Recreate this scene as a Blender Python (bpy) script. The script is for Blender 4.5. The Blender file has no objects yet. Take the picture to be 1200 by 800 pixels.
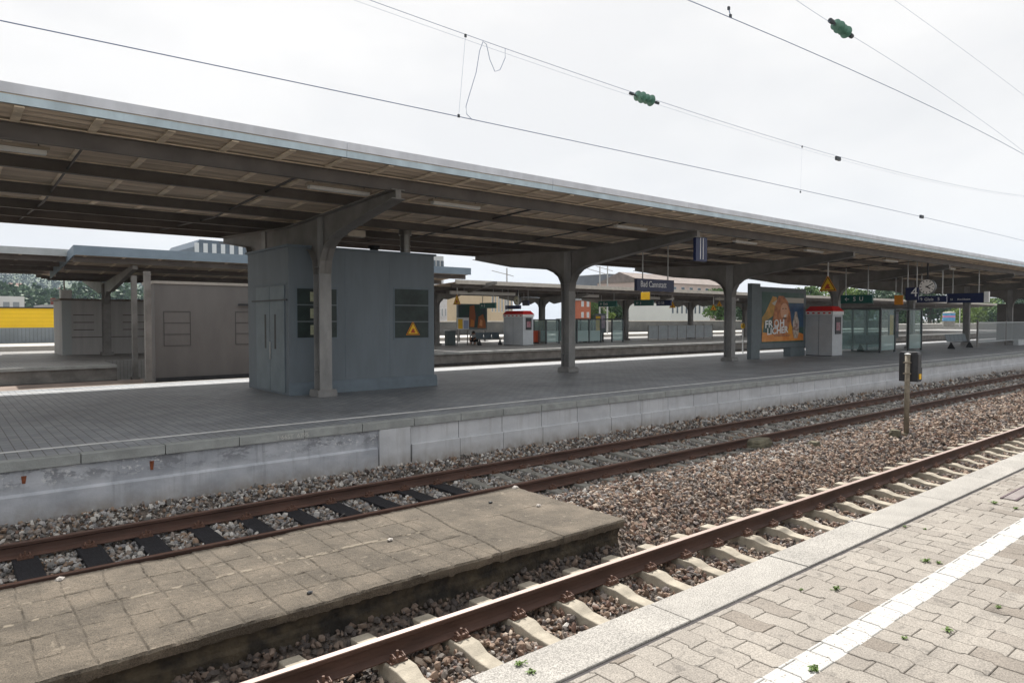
import bpy, math, random
import numpy as np
from mathutils import Vector, Matrix
R = math.radians
random.seed(7); rng = np.random.default_rng(11)
scene = bpy.context.scene
col = scene.collection

# ------------------------------------------------------------------ camera
# origin = camera; X = along the tracks (away, right), Y = across the tracks, Z = up
FPX = 815.0; YAW = R(50.209); PIT = R(1.827)
cd = bpy.data.cameras.new("camera"); cam = bpy.data.objects.new("camera", cd); col.objects.link(cam)
cd.sensor_width = 36; cd.lens = 36 * FPX / 1200; cd.clip_start = .05; cd.clip_end = 9000
cam.location = (0, 0, 0); cam.rotation_euler = (R(90) - PIT, 0, YAW - R(90))
scene.camera = cam
# ------------------------------------------------------------------ sky, sun, exposure
SDX, SDY = .40, .62                      # towards the sun, per metre of height
elev = math.atan2(1, math.hypot(SDX, SDY)); azi = math.atan2(SDX, SDY)
w = bpy.data.worlds.new("World"); scene.world = w; w.use_nodes = True
nt = w.node_tree; nt.nodes.clear()
def N(t, n, **k):
    x = t.nodes.new(n)
    for a, b in k.items(): setattr(x, a, b)
    return x
sky = N(nt, 'ShaderNodeTexSky', sky_type='NISHITA', sun_disc=False, sun_elevation=elev, sun_rotation=azi, dust_density=4.0)
bg1 = N(nt, 'ShaderNodeBackground'); bg1.inputs[1].default_value = .10; nt.links.new(sky.outputs[0], bg1.inputs[0])
tc = N(nt, 'ShaderNodeTexCoord'); mp = N(nt, 'ShaderNodeMapping'); mp.inputs['Scale'].default_value = (1, 1, 2.6)
nz = N(nt, 'ShaderNodeTexNoise'); nz.inputs['Scale'].default_value = 2.3; nz.inputs['Detail'].default_value = 7; nz.inputs['Roughness'].default_value = .55
nt.links.new(tc.outputs['Generated'], mp.inputs[0]); nt.links.new(mp.outputs[0], nz.inputs['Vector'])
cr = N(nt, 'ShaderNodeValToRGB'); cr.color_ramp.elements[0].position = .38; cr.color_ramp.elements[0].color = (.630, .622, .612, 1)
cr.color_ramp.elements[1].position = .60; cr.color_ramp.elements[1].color = (.722, .705, .682, 1)
bg2 = N(nt, 'ShaderNodeBackground'); bg2.inputs[1].default_value = 1.0
nt.links.new(nz.outputs[0], cr.inputs[0]); nt.links.new(cr.outputs[0], bg2.inputs[0])
# overcast sky: a little brighter overhead than near the horizon
sz_ = N(nt, 'ShaderNodeSeparateXYZ'); nt.links.new(tc.outputs['Generated'], sz_.inputs[0])
mz_ = N(nt, 'ShaderNodeMapRange'); mz_.inputs['From Min'].default_value = .25; mz_.inputs['From Max'].default_value = 1.0; mz_.inputs['To Min'].default_value = 1.0; mz_.inputs['To Max'].default_value = 1.15
nt.links.new(sz_.outputs['Z'], mz_.inputs[0]); nt.links.new(mz_.outputs[0], bg2.inputs[1])
mx = N(nt, 'ShaderNodeMixShader'); mx.inputs[0].default_value = .93
nt.links.new(bg1.outputs[0], mx.inputs[1]); nt.links.new(bg2.outputs[0], mx.inputs[2])
wo = N(nt, 'ShaderNodeOutputWorld'); nt.links.new(mx.outputs[0], wo.inputs[0])
sd = bpy.data.lights.new("sun", 'SUN'); sun = bpy.data.objects.new("sun", sd); col.objects.link(sun)
sd.energy = 5.0; sd.angle = R(.6); sd.color = (1, .955, .89)
sun.rotation_euler = Vector((SDX, SDY, 1)).to_track_quat('Z', 'Y').to_euler()
scene.view_settings.view_transform = 'Standard'; scene.view_settings.look = 'None'
scene.view_settings.exposure = 0.48; scene.view_settings.gamma = 1
scene.cycles.max_bounces = 7; scene.cycles.transparent_max_bounces = 12

# ------------------------------------------------------------------ survey of the photograph
_F = Vector((math.cos(YAW), math.sin(YAW), 0)); _R = Vector((math.sin(YAW), -math.cos(YAW), 0)); _U = Vector((0, 0, 1))
_FW = _F * math.cos(PIT) - _U * math.sin(PIT); _UP = _U * math.cos(PIT) + _F * math.sin(PIT)
def ray(x, y): return _FW * FPX + _R * (x - 600) - _UP * (y - 400)
def onY(x, y, Y): d = ray(x, y); return d * (Y / d.y)
def onZ(x, y, Z): d = ray(x, y); return d * (Z / d.z)

def onX(x, y, X): d = ray(x, y); return d * (X / d.x)
def tanat(px): return math.tan(YAW - math.atan((px - 600) / FPX))      # Y / X of the sight line through a pixel column
def pxsize(p, px): return px * Vector(p).dot(_FW) / FPX
# ------------------------------------------------------------------ materials
MATS = {}
def mat(name, c, rough=.7, var=.0, vscale=3.0, bump=.0, bscale=40., metal=0., c2=None, stretch=(1, 1, 1), island=0., spec=.4, emit=None, speck=0., speckscale=120., alpha=None, detail=5):
    if name in MATS: return MATS[name]
    m = bpy.data.materials.new(name); m.use_nodes = True; t = m.node_tree; b = t.nodes['Principled BSDF']
    L = t.links.new
    b.inputs['Roughness'].default_value = rough; b.inputs['Metallic'].default_value = metal
    b.inputs['Specular IOR Level'].default_value = spec
    g = N(t, 'ShaderNodeNewGeometry'); mpp = N(t, 'ShaderNodeMapping'); mpp.inputs['Scale'].default_value = stretch
    L(g.outputs['Position'], mpp.inputs[0])
    out = None
    base = N(t, 'ShaderNodeRGB'); base.outputs[0].default_value = (*c, 1); out = base.outputs[0]
    if c2 is not None or var > 0:
        n = N(t, 'ShaderNodeTexNoise'); n.inputs['Scale'].default_value = vscale; n.inputs['Detail'].default_value = detail; n.inputs['Roughness'].default_value = .62
        L(mpp.outputs[0], n.inputs['Vector'])
        r = N(t, 'ShaderNodeValToRGB'); r.color_ramp.elements[0].position = .36; r.color_ramp.elements[1].position = .66
        if c2 is None:
            lo = tuple(max(0, v * (1 - var)) for v in c); hi = tuple(min(1, v * (1 + var)) for v in c)
        else: lo, hi = c, c2
        r.color_ramp.elements[0].color = (*lo, 1); r.color_ramp.elements[1].color = (*hi, 1)
        L(n.outputs[0], r.inputs[0]); out = r.outputs[0]
    if island > 0:
        hv = N(t, 'ShaderNodeHueSaturation'); mr = N(t, 'ShaderNodeMapRange'); mr.inputs['To Min'].default_value = 1 - island; mr.inputs['To Max'].default_value = 1 + island
        L(g.outputs['Random Per Island'], mr.inputs[0]); L(mr.outputs[0], hv.inputs['Value']); L(out, hv.inputs['Color']); out = hv.outputs[0]
    if speck > 0:
        n = N(t, 'ShaderNodeTexNoise'); n.inputs['Scale'].default_value = speckscale; n.inputs['Detail'].default_value = 2
        L(g.outputs['Position'], n.inputs['Vector'])
        mr = N(t, 'ShaderNodeMapRange'); mr.inputs['From Min'].default_value = .35; mr.inputs['From Max'].default_value = .65
        mr.inputs['To Min'].default_value = 1 - speck; mr.inputs['To Max'].default_value = 1 + speck
        hv = N(t, 'ShaderNodeHueSaturation'); L(n.outputs[0], mr.inputs[0]); L(mr.outputs[0], hv.inputs['Value']); L(out, hv.inputs['Color']); out = hv.outputs[0]
    L(out, b.inputs['Base Color'])
    if bump > 0:
        n = N(t, 'ShaderNodeTexNoise'); n.inputs['Scale'].default_value = bscale; n.inputs['Detail'].default_value = 6
        L(mpp.outputs[0], n.inputs['Vector'])
        bp = N(t, 'ShaderNodeBump'); bp.inputs['Strength'].default_value = bump; bp.inputs['Distance'].default_value = .02
        L(n.outputs[0], bp.inputs['Height']); L(bp.outputs[0], b.inputs['Normal'])
    if emit is not None:
        b.inputs['Emission Color'].default_value = (*emit[0], 1); b.inputs['Emission Strength'].default_value = emit[1]
    if alpha is not None: b.inputs['Alpha'].default_value = alpha
    MATS[name] = m; m['b'] = 1
    return m
def glassmat(name, c, tr=.75):
    m = bpy.data.materials.new(name); m.use_nodes = True; t = m.node_tree; b = t.nodes['Principled BSDF']
    b.inputs['Base Color'].default_value = (*c, 1); b.inputs['Roughness'].default_value = .12; b.inputs['Specular IOR Level'].default_value = .6
    tr_ = N(t, 'ShaderNodeBsdfTransparent'); tr_.inputs[0].default_value = (.86, .93, .93, 1); mxx = N(t, 'ShaderNodeMixShader'); mxx.inputs[0].default_value = tr
    t.links.new(b.outputs[0], mxx.inputs[1]); t.links.new(tr_.outputs[0], mxx.inputs[2]); t.links.new(mxx.outputs[0], t.nodes['Material Output'].inputs[0])
    MATS[name] = m; return m

M_steel = mat('steel', (.155, .148, .14), .55, 0, 1.6, .2, 30, c2=(.23, .222, .212), detail=9)
M_colp = mat('column_paint', (.20, .20, .20), .55, 0, 2.4, .2, 40, c2=(.32, .32, .315), stretch=(1, 1, .4), detail=9)
M_purlin = mat('purlin', (.125, .112, .105), .6, .2, 1.5, .1, 25)
M_batten = mat('batten', (.78, .67, .53), .8, .25, 3)
M_galv = mat('galvanised', (.42, .43, .43), .45, .15, 6, .05, 30, metal=.5)
M_white = mat('white_paint', (.72, .73, .73), .5, .06, 4)
M_dark = mat('dark_paint', (.03, .032, .036), .5, .2, 5)
M_navy = mat('navy_enamel', (.012, .02, .075), .35, .1, 3)
M_yellow = mat('yellow_paint', (.80, .48, .02), .5, .08, 4)
M_orange = mat('orange_paint', (.80, .30, .02), .5, .1, 4)
M_red = mat('red_paint', (.62, .02, .02), .4, .06, 3)
M_green = mat('green_sign', (.01, .10, .085), .4, .1, 4)
M_textw = mat('white_letters', (.82, .83, .84), .5)
M_black = mat('black_marks', (.012, .012, .013), .5)
M_concrete = mat('concrete', (.30, .285, .26), .85, .18, 2.5, .3, 60, speck=.12)
M_glass = glassmat('clear_glass', (.35, .45, .45), .72)
M_frost = glassmat('frosted_glass', (.42, .55, .55), .35)
M_grille = mat('bench_mesh', (.10, .13, .15), .5)

# ------------------------------------------------------------------ mesh helpers
class MB:
    def __init__(s): s.v = []; s.f = []; s.m = []
    def add(s, vs, fs, mi=0):
        o = len(s.v); s.v += [tuple(v) for v in vs]; s.f += [tuple(i + o for i in f) for f in fs]; s.m += [mi] * len(fs); return s
    def box(s, a, b, mi=0):
        x0, y0, z0 = a; x1, y1, z1 = b
        if x0 > x1: x0, x1 = x1, x0
        if y0 > y1: y0, y1 = y1, y0
        if z0 > z1: z0, z1 = z1, z0
        return s.add([(x0, y0, z0), (x1, y0, z0), (x1, y1, z0), (x0, y1, z0), (x0, y0, z1), (x1, y0, z1), (x1, y1, z1), (x0, y1, z1)],
                     [(0, 3, 2, 1), (4, 5, 6, 7), (0, 1, 5, 4), (1, 2, 6, 5), (2, 3, 7, 6), (3, 0, 4, 7)], mi)
    def prism(s, pts, f0, f1, mi=0):
        n = len(pts); vs = [f0(p) for p in pts] + [f1(p) for p in pts]
        fs = [tuple(range(n)), tuple(range(2 * n - 1, n - 1, -1))] + [(i, i + n, (i + 1) % n + n, (i + 1) % n) for i in range(n)]
        return s.add(vs, fs, mi)
    def prismX(s, pts, x0, x1, mi=0): return s.prism(pts, lambda p: (x0, p[0], p[1]), lambda p: (x1, p[0], p[1]), mi)
    def prismY(s, pts, y0, y1, mi=0): return s.prism(pts, lambda p: (p[0], y0, p[1]), lambda p: (p[0], y1, p[1]), mi)
    def prismZ(s, pts, z0, z1, mi=0): return s.prism(pts, lambda p: (p[0], p[1], z0), lambda p: (p[0], p[1], z1), mi)
    def tube(s, pts, r, n=8, mi=0, cap=True):
        pts = [Vector(p) for p in pts]; rs = r if isinstance(r, (list, tuple)) else [r] * len(pts)
        o = len(s.v); rings = []
        for i, p in enumerate(pts):
            d = (pts[min(i + 1, len(pts) - 1)] - pts[max(i - 1, 0)]).normalized()
            a = d.cross(Vector((0, 0, 1)));
            if a.length < .05: a = d.cross(Vector((1, 0, 0)))
            a.normalize(); b = d.cross(a)
            for k in range(n):
                t = 2 * math.pi * k / n; s.v.append(tuple(p + (a * math.cos(t) + b * math.sin(t)) * rs[i]))
        for i in range(len(pts) - 1):
            for k in range(n):
                s.f.append((o + i * n + k, o + i * n + (k + 1) % n, o + (i + 1) * n + (k + 1) % n, o + (i + 1) * n + k)); s.m.append(mi)
        if cap:
            s.f.append(tuple(o + k for k in range(n - 1, -1, -1))); s.m.append(mi)
            e = o + (len(pts) - 1) * n; s.f.append(tuple(e + k for k in range(n))); s.m.append(mi)
        return s
    def build(s, name, m, parent=None, smooth=False, bevel=0.):
        me = bpy.data.meshes.new(name); me.from_pydata(s.v, [], s.f)
        ms = m if isinstance(m, (list, tuple)) else [m]
        for q in ms: me.materials.append(q)
        if len(ms) > 1: me.polygons.foreach_set('material_index', s.m)
        if smooth: me.polygons.foreach_set('use_smooth', [True] * len(me.polygons))
        me.update(); o = bpy.data.objects.new(name, me); col.objects.link(o)
        if parent is not None: o.parent = parent
        if bevel > 0:
            md = o.modifiers.new('bevel', 'BEVEL'); md.width = bevel; md.segments = 2; md.limit_method = 'ANGLE'
        return o
def arrmesh(name, V, F, m, parent=None, mats=None, mi=None, smooth=False):
    """V (n,3) floats, F (m,k) ints, all faces with k corners"""
    me = bpy.data.meshes.new(name); k = F.shape[1]
    me.vertices.add(len(V)); me.vertices.foreach_set('co', V.astype(np.float32).ravel())
    me.loops.add(F.size); me.loops.foreach_set('vertex_index', F.astype(np.int32).ravel())
    me.polygons.add(len(F)); me.polygons.foreach_set('loop_start', np.arange(0, F.size, k, dtype=np.int32))
    for q in (m if isinstance(m, (list, tuple)) else [m]): me.materials.append(q)
    if mi is not None: me.polygons.foreach_set('material_index', mi.astype(np.int32))
    me.polygons.foreach_set('use_smooth', np.full(len(F), bool(smooth)))
    me.update(calc_edges=True); me.validate()
    o = bpy.data.objects.new(name, me); col.objects.link(o)
    if parent is not None: o.parent = parent
    return o
def tag(o, label=None, cat=None, group=None, kind=None):
    if label: o['label'] = label
    if cat: o['category'] = cat
    if group: o['group'] = group
    if kind: o['kind'] = kind
    return o
def empty(name, loc, label, cat, group=None):
    o = bpy.data.objects.new(name, None); o.location = loc; o.empty_display_size = .2; col.objects.link(o)
    return tag(o, label, cat, group)
def local(mb, loc):
    mb.v = [(x - loc[0], y - loc[1], z - loc[2]) for x, y, z in mb.v]; return mb
def part(mb, name, m, root, **k):
    local(mb, root.location); return mb.build(name, m, root, **k)
def sub(mb, name, m, p, root, **k):
    local(mb, root.location); return mb.build(name, m, p, **k)
def text_mesh(name, s, size, origin, ex, ez, m, root, parent=None, thick=.004, align='LEFT', bold=0., sx=1.):
    """letters lying in the plane spanned by ex (reading direction) and ez (up), facing ex x ez"""
    cu = bpy.data.curves.new('t', 'FONT'); cu.body = s; cu.size = size; cu.extrude = thick / 2; cu.align_x = align; cu.offset = bold; cu.resolution_u = 3
    o = bpy.data.objects.new('t', cu); me = o.to_mesh().copy()
    ex = Vector(ex).normalized(); ez = Vector(ez).normalized(); en = ex.cross(ez)
    M = Matrix(((ex.x * sx, ez.x, en.x), (ex.y * sx, ez.y, en.y), (ex.z * sx, ez.z, en.z))).to_4x4(); M.translation = Vector(origin) - root.location
    me.transform(M); me.name = name; me.materials.clear(); me.materials.append(m)
    bpy.data.objects.remove(o)
    ob = bpy.data.objects.new(name, me); col.objects.link(ob); ob.parent = parent if parent is not None else root
    return ob
def copy_tree(o, parent=None, loc=None):
    c = o.copy(); col.objects.link(c); c.parent = parent
    if loc is not None: c.location = loc
    for ch in list(o.children): copy_tree(ch, c)
    return c

# ================================================================== THE GROUND
ZR = -2.61           # rail head
ZP0 = -1.65          # near platform
ZP = -1.80           # far platforms
M_terrain = mat('terrain_soil', (.10, .095, .07), .95, .35, .05, .3, 3)
mb = MB()
mb.add([(-700, -700, -3.3), (3200, -700, -3.3), (3200, 3200, -3.3), (-700, 3200, -3.3)], [(0, 1, 2, 3)])
tag(mb.build('ground', M_terrain), kind='structure')

def vnoise(X, Y, s, seed=0):
    """cheap smooth value noise"""
    r = np.random.default_rng(seed); G = r.random((64, 64))
    x = X / s; y = Y / s; i = np.floor(x).astype(int); j = np.floor(y).astype(int); u = x - i; v = y - j
    u = u * u * (3 - 2 * u); v = v * v * (3 - 2 * v)
    g = lambda a, b: G[a % 64, b % 64]
    return (g(i, j) * (1 - u) + g(i + 1, j) * u) * (1 - v) + (g(i, j + 1) * (1 - u) + g(i + 1, j + 1) * u) * v
ISL = (-3.0, 6.50, 5.62, 7.74)     # low island: X0, X1, Y0, Y1
def hbal(X, Y):
    def ramp(y, a, b): return np.clip((y - a) / (b - a), 0, 1)
    z = np.full_like(X, -2.885)
    inner = np.where(X < 6.45, 0., 1.)
    z = z + (.235 * ramp(Y, 5.52, 6.2)) * inner + .13 * ramp(Y, 5.46, 5.64) * (1 - inner)
    z = np.where(Y > 7.3, -2.65 - .185 * ramp(Y, 7.45, 8.05), z)
    z = np.where(Y > 8.2, -2.838, z)
    z = z + np.where(Y > 8.2, .215 * ramp(Y, 10.15, 10.75), 0)
    z = z + (vnoise(X, Y, .55, 1) - .5) * .05 + (vnoise(X, Y, .2, 2) - .5) * .03
    return z
# ballast bed, one sheet
xs = np.concatenate([np.arange(-4, 30, .12), np.arange(30, 130, .8)]); ys = np.arange(2.3, 11.01, .12)
GX, GY = np.meshgrid(xs, ys, indexing='ij'); GZ = hbal(GX, GY) - .028
V = np.stack([GX.ravel(), GY.ravel(), GZ.ravel()], 1); ny = len(ys); nx = len(xs)
a = (np.arange(nx - 1)[:, None] * ny + np.arange(ny - 1)[None, :]).ravel(); F = np.stack([a, a + ny, a + ny + 1, a + 1], 1)
M_bed = mat('ballast_bed', (.07, .06, .052), .95, c2=(.20, .165, .14), vscale=22, bump=1.0, bscale=35)
tag(arrmesh('track_bed', V, F, M_bed, smooth=True), kind='structure')

# ballast stones
ph = (1 + 5 ** .5) / 2
ICO = np.array([(-1, ph, 0), (1, ph, 0), (-1, -ph, 0), (1, -ph, 0), (0, -1, ph), (0, 1, ph), (0, -1, -ph), (0, 1, -ph), (ph, 0, -1), (ph, 0, 1), (-ph, 0, -1), (-ph, 0, 1)]) / 1.9
ICF = np.array([(0, 11, 5), (0, 5, 1), (0, 1, 7), (0, 7, 10), (0, 10, 11), (1, 5, 9), (5, 11, 4), (11, 10, 2), (10, 7, 6), (7, 1, 8), (3, 9, 4), (3, 4, 2), (3, 2, 6), (3, 6, 8), (3, 8, 9), (4, 9, 5), (2, 4, 11), (6, 2, 10), (8, 6, 7), (9, 8, 1)])
def stones(name, X, Y, rad, m, lift=.0):
    n = len(X)
    Z = hbal(X, Y) + lift + rng.random(n) * rad * .9 - .012
    A = rng.normal(size=(n, 3, 3)); Q, _ = np.linalg.qr(A)
    sc = np.stack([rng.uniform(.75, 1.45, n), rng.uniform(.65, 1.1, n), rng.uniform(.4, .8, n)], 1) * rad[:, None]
    base = ICO[None] * (1 + rng.uniform(-.28, .28, (n, 12, 1))) + rng.uniform(-.14, .14, (n, 12, 3))
    base = base * sc[:, None, :]
    P = np.einsum('nij,nvj->nvi', Q, base) + np.stack([X, Y, Z], 1)[:, None, :]
    Fc = (ICF[None] + (np.arange(n) * 12)[:, None, None]).reshape(-1, 3)
    return arrmesh(name, P.reshape(-1, 3), Fc, m)
def stone_mat(name, cols):
    m = bpy.data.materials.new(name); m.use_nodes = True; t = m.node_tree; b = t.nodes['Principled BSDF']; b.inputs['Roughness'].default_value = .8
    g = N(t, 'ShaderNodeNewGeometry'); r = N(t, 'ShaderNodeValToRGB'); e = r.color_ramp; e.interpolation = 'CONSTANT'
    while len(e.elements) < len(cols): e.elements.new(.5)
    for i, c in enumerate(cols): e.elements[i].position = i / len(cols); e.elements[i].color = (*c, 1)
    n = N(t, 'ShaderNodeTexNoise'); n.inputs['Scale'].default_value = 60; n.inputs['Detail'].default_value = 4
    t.links.new(g.outputs['Position'], n.inputs['Vector'])
    mr = N(t, 'ShaderNodeMapRange'); mr.inputs['To Min'].default_value = .72; mr.inputs['To Max'].default_value = 1.28
    hv = N(t, 'ShaderNodeHueSaturation'); t.links.new(n.outputs[0], mr.inputs[0]); t.links.new(mr.outputs[0], hv.inputs['Value'])
    t.links.new(g.outputs['Random Per Island'], r.inputs[0]); t.links.new(r.outputs[0], hv.inputs['Color']); t.links.new(hv.outputs[0], b.inputs['Base Color'])
    return m
M_st1 = stone_mat('rusty_ballast', [(.19, .125, .09), (.12, .08, .058), (.28, .20, .15), (.14, .12, .105), (.24, .17, .125), (.075, .062, .056), (.38, .31, .25), (.17, .105, .08), (.25, .21, .185), (.12, .10, .095)])
M_st2 = stone_mat('grey_ballast', [(.30, .29, .28), (.16, .155, .15), (.42, .40, .37), (.22, .19, .17), (.34, .33, .325), (.11, .105, .10), (.24, .17, .12), (.50, .48, .45), (.19, .185, .19), (.24, .20, .17)])
M_st3 = stone_mat('shade_toned_ballast', [(.10, .075, .062), (.06, .05, .045), (.14, .105, .085), (.08, .07, .065), (.17, .13, .105), (.05, .042, .04)])  # shade in front of the low walkway is put into these stone colours
SPN = .645; NEAR0 = 2.86 - 6 * SPN        # near-track sleepers
SPF = .635; FAR0 = 1.42 - 6 * SPF         # far-track sleepers
def fieldpts(x0, x1, y0, y1, dens):
    n = int((x1 - x0) * (y1 - y0) * dens); return rng.uniform(x0, x1, n), rng.uniform(y0, y1, n)
def scatter(name, boxes, m, label, keep=None, lift=0., rr=(.018, .036)):
    XX = []; YY = []; RR = []
    for (x0, x1, y0, y1, dens, k) in boxes:
        X, Y = fieldpts(x0, x1, y0, y1, dens); XX.append(X); YY.append(Y); RR.append(rng.uniform(rr[0], rr[1], len(X)) * k * rng.choice([.6, .8, 1, 1.3], len(X)))
    X = np.concatenate(XX); Y = np.concatenate(YY); r = np.concatenate(RR)
    if keep is not None:
        q = keep(X, Y); X, Y, r = X[q], Y[q], r[q]
    o = stones(name, X, Y, r, m, lift); tag(o, label, 'ballast', kind='stuff'); return o
def offsleeper(X, Y):
    near = (np.abs((X - NEAR0) / SPN - np.round((X - NEAR0) / SPN)) * SPN < .112) & (Y < 5.57)
    far = (np.abs((X - FAR0) / SPF - np.round((X - FAR0) / SPF)) * SPF < .125) & (Y > 7.88) & (Y < 10.44) & (rng.random(len(X)) > .04)
    return ~(near | far)
def notisl(X, Y): return offsleeper(X, Y) & ~((X > ISL[0]) & (X < ISL[1] + .03) & (Y > ISL[2] + .05) & (Y < ISL[3] + .02))
scatter('ballast_stones', [(.8, 14, 3.2, 5.3, 620, 1), (14, 24, 4.0, 5.5, 330, 1.3), (6.4, 16, 5.2, 7.9, 640, 1), (16, 32, 5.2, 7.9, 330, 1.35)], M_st1, 'loose reddish brown crushed stone ballast between the rails and tracks', notisl)
scatter('ballast_stones', [(6.4, 26, 7.6, 8.6, 150, 1.1), (-1, 20, 9.9, 10.8, 120, 1)], M_st1, 'rusty brown stones strewn among the grey ballast of the far track', notisl, lift=.012)
scatter('ballast_stones', [(6.6, 24, 6.7, 7.8, 110, 1.05), (3, 14, 3.6, 5.2, 40, 1)], M_st2, 'odd grey stones mixed into the reddish brown ballast', notisl, lift=.012)
scatter('ballast_stones', [(-1, 6.45, 5.0, 5.68, 800, 1)], M_st3, 'ballast stones coloured darker for the shade beside the low concrete walkway', notisl)
scatter('ballast_stones', [(-2, 13, 7.7, 10.9, 600, 1), (13, 24, 7.6, 10.9, 330, 1.35), (24, 42, 7.6, 10.9, 160, 1.8)], M_st2, 'pale grey ballast stones of the far track below the platform wall', notisl)

# ------------------------------------------------------------------ rails
M_rail_rust = mat('rail_rust', (.082, .045, .034), .62, .3, 4, .15, 60, stretch=(.3, 1, 1))
M_rail_top = mat('rail_head_near', (.50, .39, .35), .38, .12, 3, metal=.35, stretch=(.1, 1, 1))
M_rail_top2 = mat('rail_head_rusty', (.16, .085, .06), .45, .2, 3, metal=.2, stretch=(.1, 1, 1))
def rail(y, x0, x1, mtop, label, zr=ZR):
    z = zr; h = .172
    prof = [(-.075, z - h), (.075, z - h), (.075, z - h + .011), (.014, z - h + .032), (.0085, z - h + .06), (.0085, z - .052), (.034, z - .036), (.036, z - .006), (.030, z),
            (-.030, z), (-.036, z - .006), (-.034, z - .036), (-.0085, z - .052), (-.0085, z - h + .06), (-.014, z - h + .032), (-.075, z - h + .011)]
    mb = MB(); n = len(prof); mb.prismX([(p[0] + y, p[1]) for p in prof], x0, x1)
    for i in range(len(mb.m)): mb.m[i] = 0
    mb.m[2 + 8] = 1
    o = mb.build('rail', [M_rail_rust, mtop]); tag(o, label, 'rail'); return o
YN2 = 5.005; YN1 = YN2 - 1.505; YF2 = 9.90; YF1 = YF2 - 1.505
rail(YN2, -4, 130, M_rail_top, 'brown rail with a shiny worn head nearest the paved platform')
rail(YN1, -4, 130, M_rail_top, 'hidden rail just under the edge of the paved platform')
rail(YF1, -4, 130, M_rail_top2, 'rusty brown rail running right behind the low concrete walkway')
rail(YF2, -4, 130, M_rail_top2, 'rusty brown rail nearest the long platform wall')

# sleepers
M_slc = mat('sleeper_concrete', (.35, .315, .255), .85, .22, 5, .3, 70, speck=.1)
M_slc2 = mat('sleeper_concrete_old', (.22, .215, .195), .9, .2, 5, .3, 70)
M_slw = mat('sleeper_wood', (.018, .018, .022), .75, .5, 14, .5, 50, stretch=(4, .5, 4))
M_clip = mat('clip_rust', (.13, .07, .05), .6, .3, 30)
def make_sleeper(kind, yc, label, group):
    root = empty('sleeper', (0, 0, 0), label, 'sleeper', group)
    b = MB()
    if kind == 'wood':
        b.box((-.13, yc - 1.3, -2.96), (.13, yc + 1.3, -2.785)); o = b.build('sleeper_beam', M_slw, root, bevel=.008)
    else:
        # concrete monoblock: high seats under the rails, dipping middle and sloping ends
        prof = [(-1.3, -2.80), (-1.02, -2.785), (-.50, -2.785), (-.36, -2.825), (0, -2.84), (.36, -2.825), (.50, -2.785), (1.02, -2.785), (1.3, -2.80)]
        if kind == 'old': prof = [(y_, z_ + (.028 if abs(y_) < .45 else .004)) for y_, z_ in prof]
        wt = [.088, .098, .098, .080, .076, .080, .098, .098, .088]
        vs = []; fs = []
        for (y, z), wd in zip(prof, wt): vs += [(-wd - .03, yc + y, -3.0), (-wd, yc + y, z), (wd, yc + y, z), (wd + .03, yc + y, -3.0)]
        for i in range(len(prof) - 1):
            k = 4 * i
            for j in range(3): fs.append((k + j, k + j + 4, k + j + 5, k + j + 1))
        fs += [(0, 1, 2, 3), (32 + 3, 32 + 2, 32 + 1, 32)]
        b.add(vs, fs); o = b.build('sleeper_beam', M_slc if kind == 'new' else M_slc2, root, bevel=.01)
    for y in (yc - .7525, yc + .7525):
        c = MB(); z = -2.783
        c.box((-.08, y - .15, z), (.08, y + .15, z + .012))
        for s in (-1, 1):
            yy = y + s * .115
            c.box((-.06, yy - .025, z + .0125), (.06, yy + .025, z + .04))
            for dx in (-.035, .035): c.tube([(dx, yy - s * .05, z + .042), (dx * 1.3, yy, z + .066), (dx * 1.3, yy + s * .045, z + .05), (dx, yy + s * .05, z + .02)], .0075, 6)
            c.tube([(0, yy, z + .02), (0, yy, z + .09)], .012, 6)
        c.build('rail_fastening', M_clip, root)
    return root
def lay(kind, yc, x0, sp, n, label, group, step=1):
    p = make_sleeper(kind, yc, label, group)
    p.location = (x0, 0, 0)
    for i in range(1, n): copy_tree(p, None, (x0 + i * sp + random.uniform(-.012, .012), 0, 0))
lay('new', YN1 + .7525, NEAR0, SPN, 75, 'pale concrete sleeper under the bright near rail, one of an even row', 'concrete sleepers of the near track')
lay('wood', YF1 + .7525, FAR0, SPF, 15, 'black tarred wooden sleeper of the far track beside the low walkway', 'black wooden sleepers of the far track')
lay('old', YF1 + .7525, FAR0 + 15 * SPF, SPF, 62, 'weathered grey concrete sleeper of the far track past the wooden ones', 'old concrete sleepers of the far track')

# ================================================================== NEAR PLATFORM
M_cop = mat('coping_granite', (.30, .287, .266), .85, .12, 2.5, .25, 90, speck=.38, speckscale=150)
M_body = mat('platform_body', (.16, .15, .14), .9, .2, 2)
mb = MB(); mb.box((-12, -9, -3.2), (130, 2.24, ZP0 - .062)); mb.box((-12, 2.24, -3.2), (130, 2.42, ZP0 - .20)); mb.build('platform_core', M_body); tag(bpy.data.objects['platform_core'], kind='structure')
mb = MB(); x = 3.17 - 1.3 * 8
while x < 60:
    mb.box((x + .004, 2.268, ZP0 - .17), (x + 1.296, 2.556, ZP0 + random.uniform(-.002, .003))); x += 1.3
tag(mb.build('platform_edge_coping', M_cop, bevel=.008), kind='structure')
mb = MB(); mb.box((-12, 2.24, ZP0 - .06), (60, 2.268, ZP0 - .012)); tag(mb.build('platform_edge_joint', mat('bitumen_joint', (.045, .04, .042), .8, .3, 20, .4, 60)), kind='structure')
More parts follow.
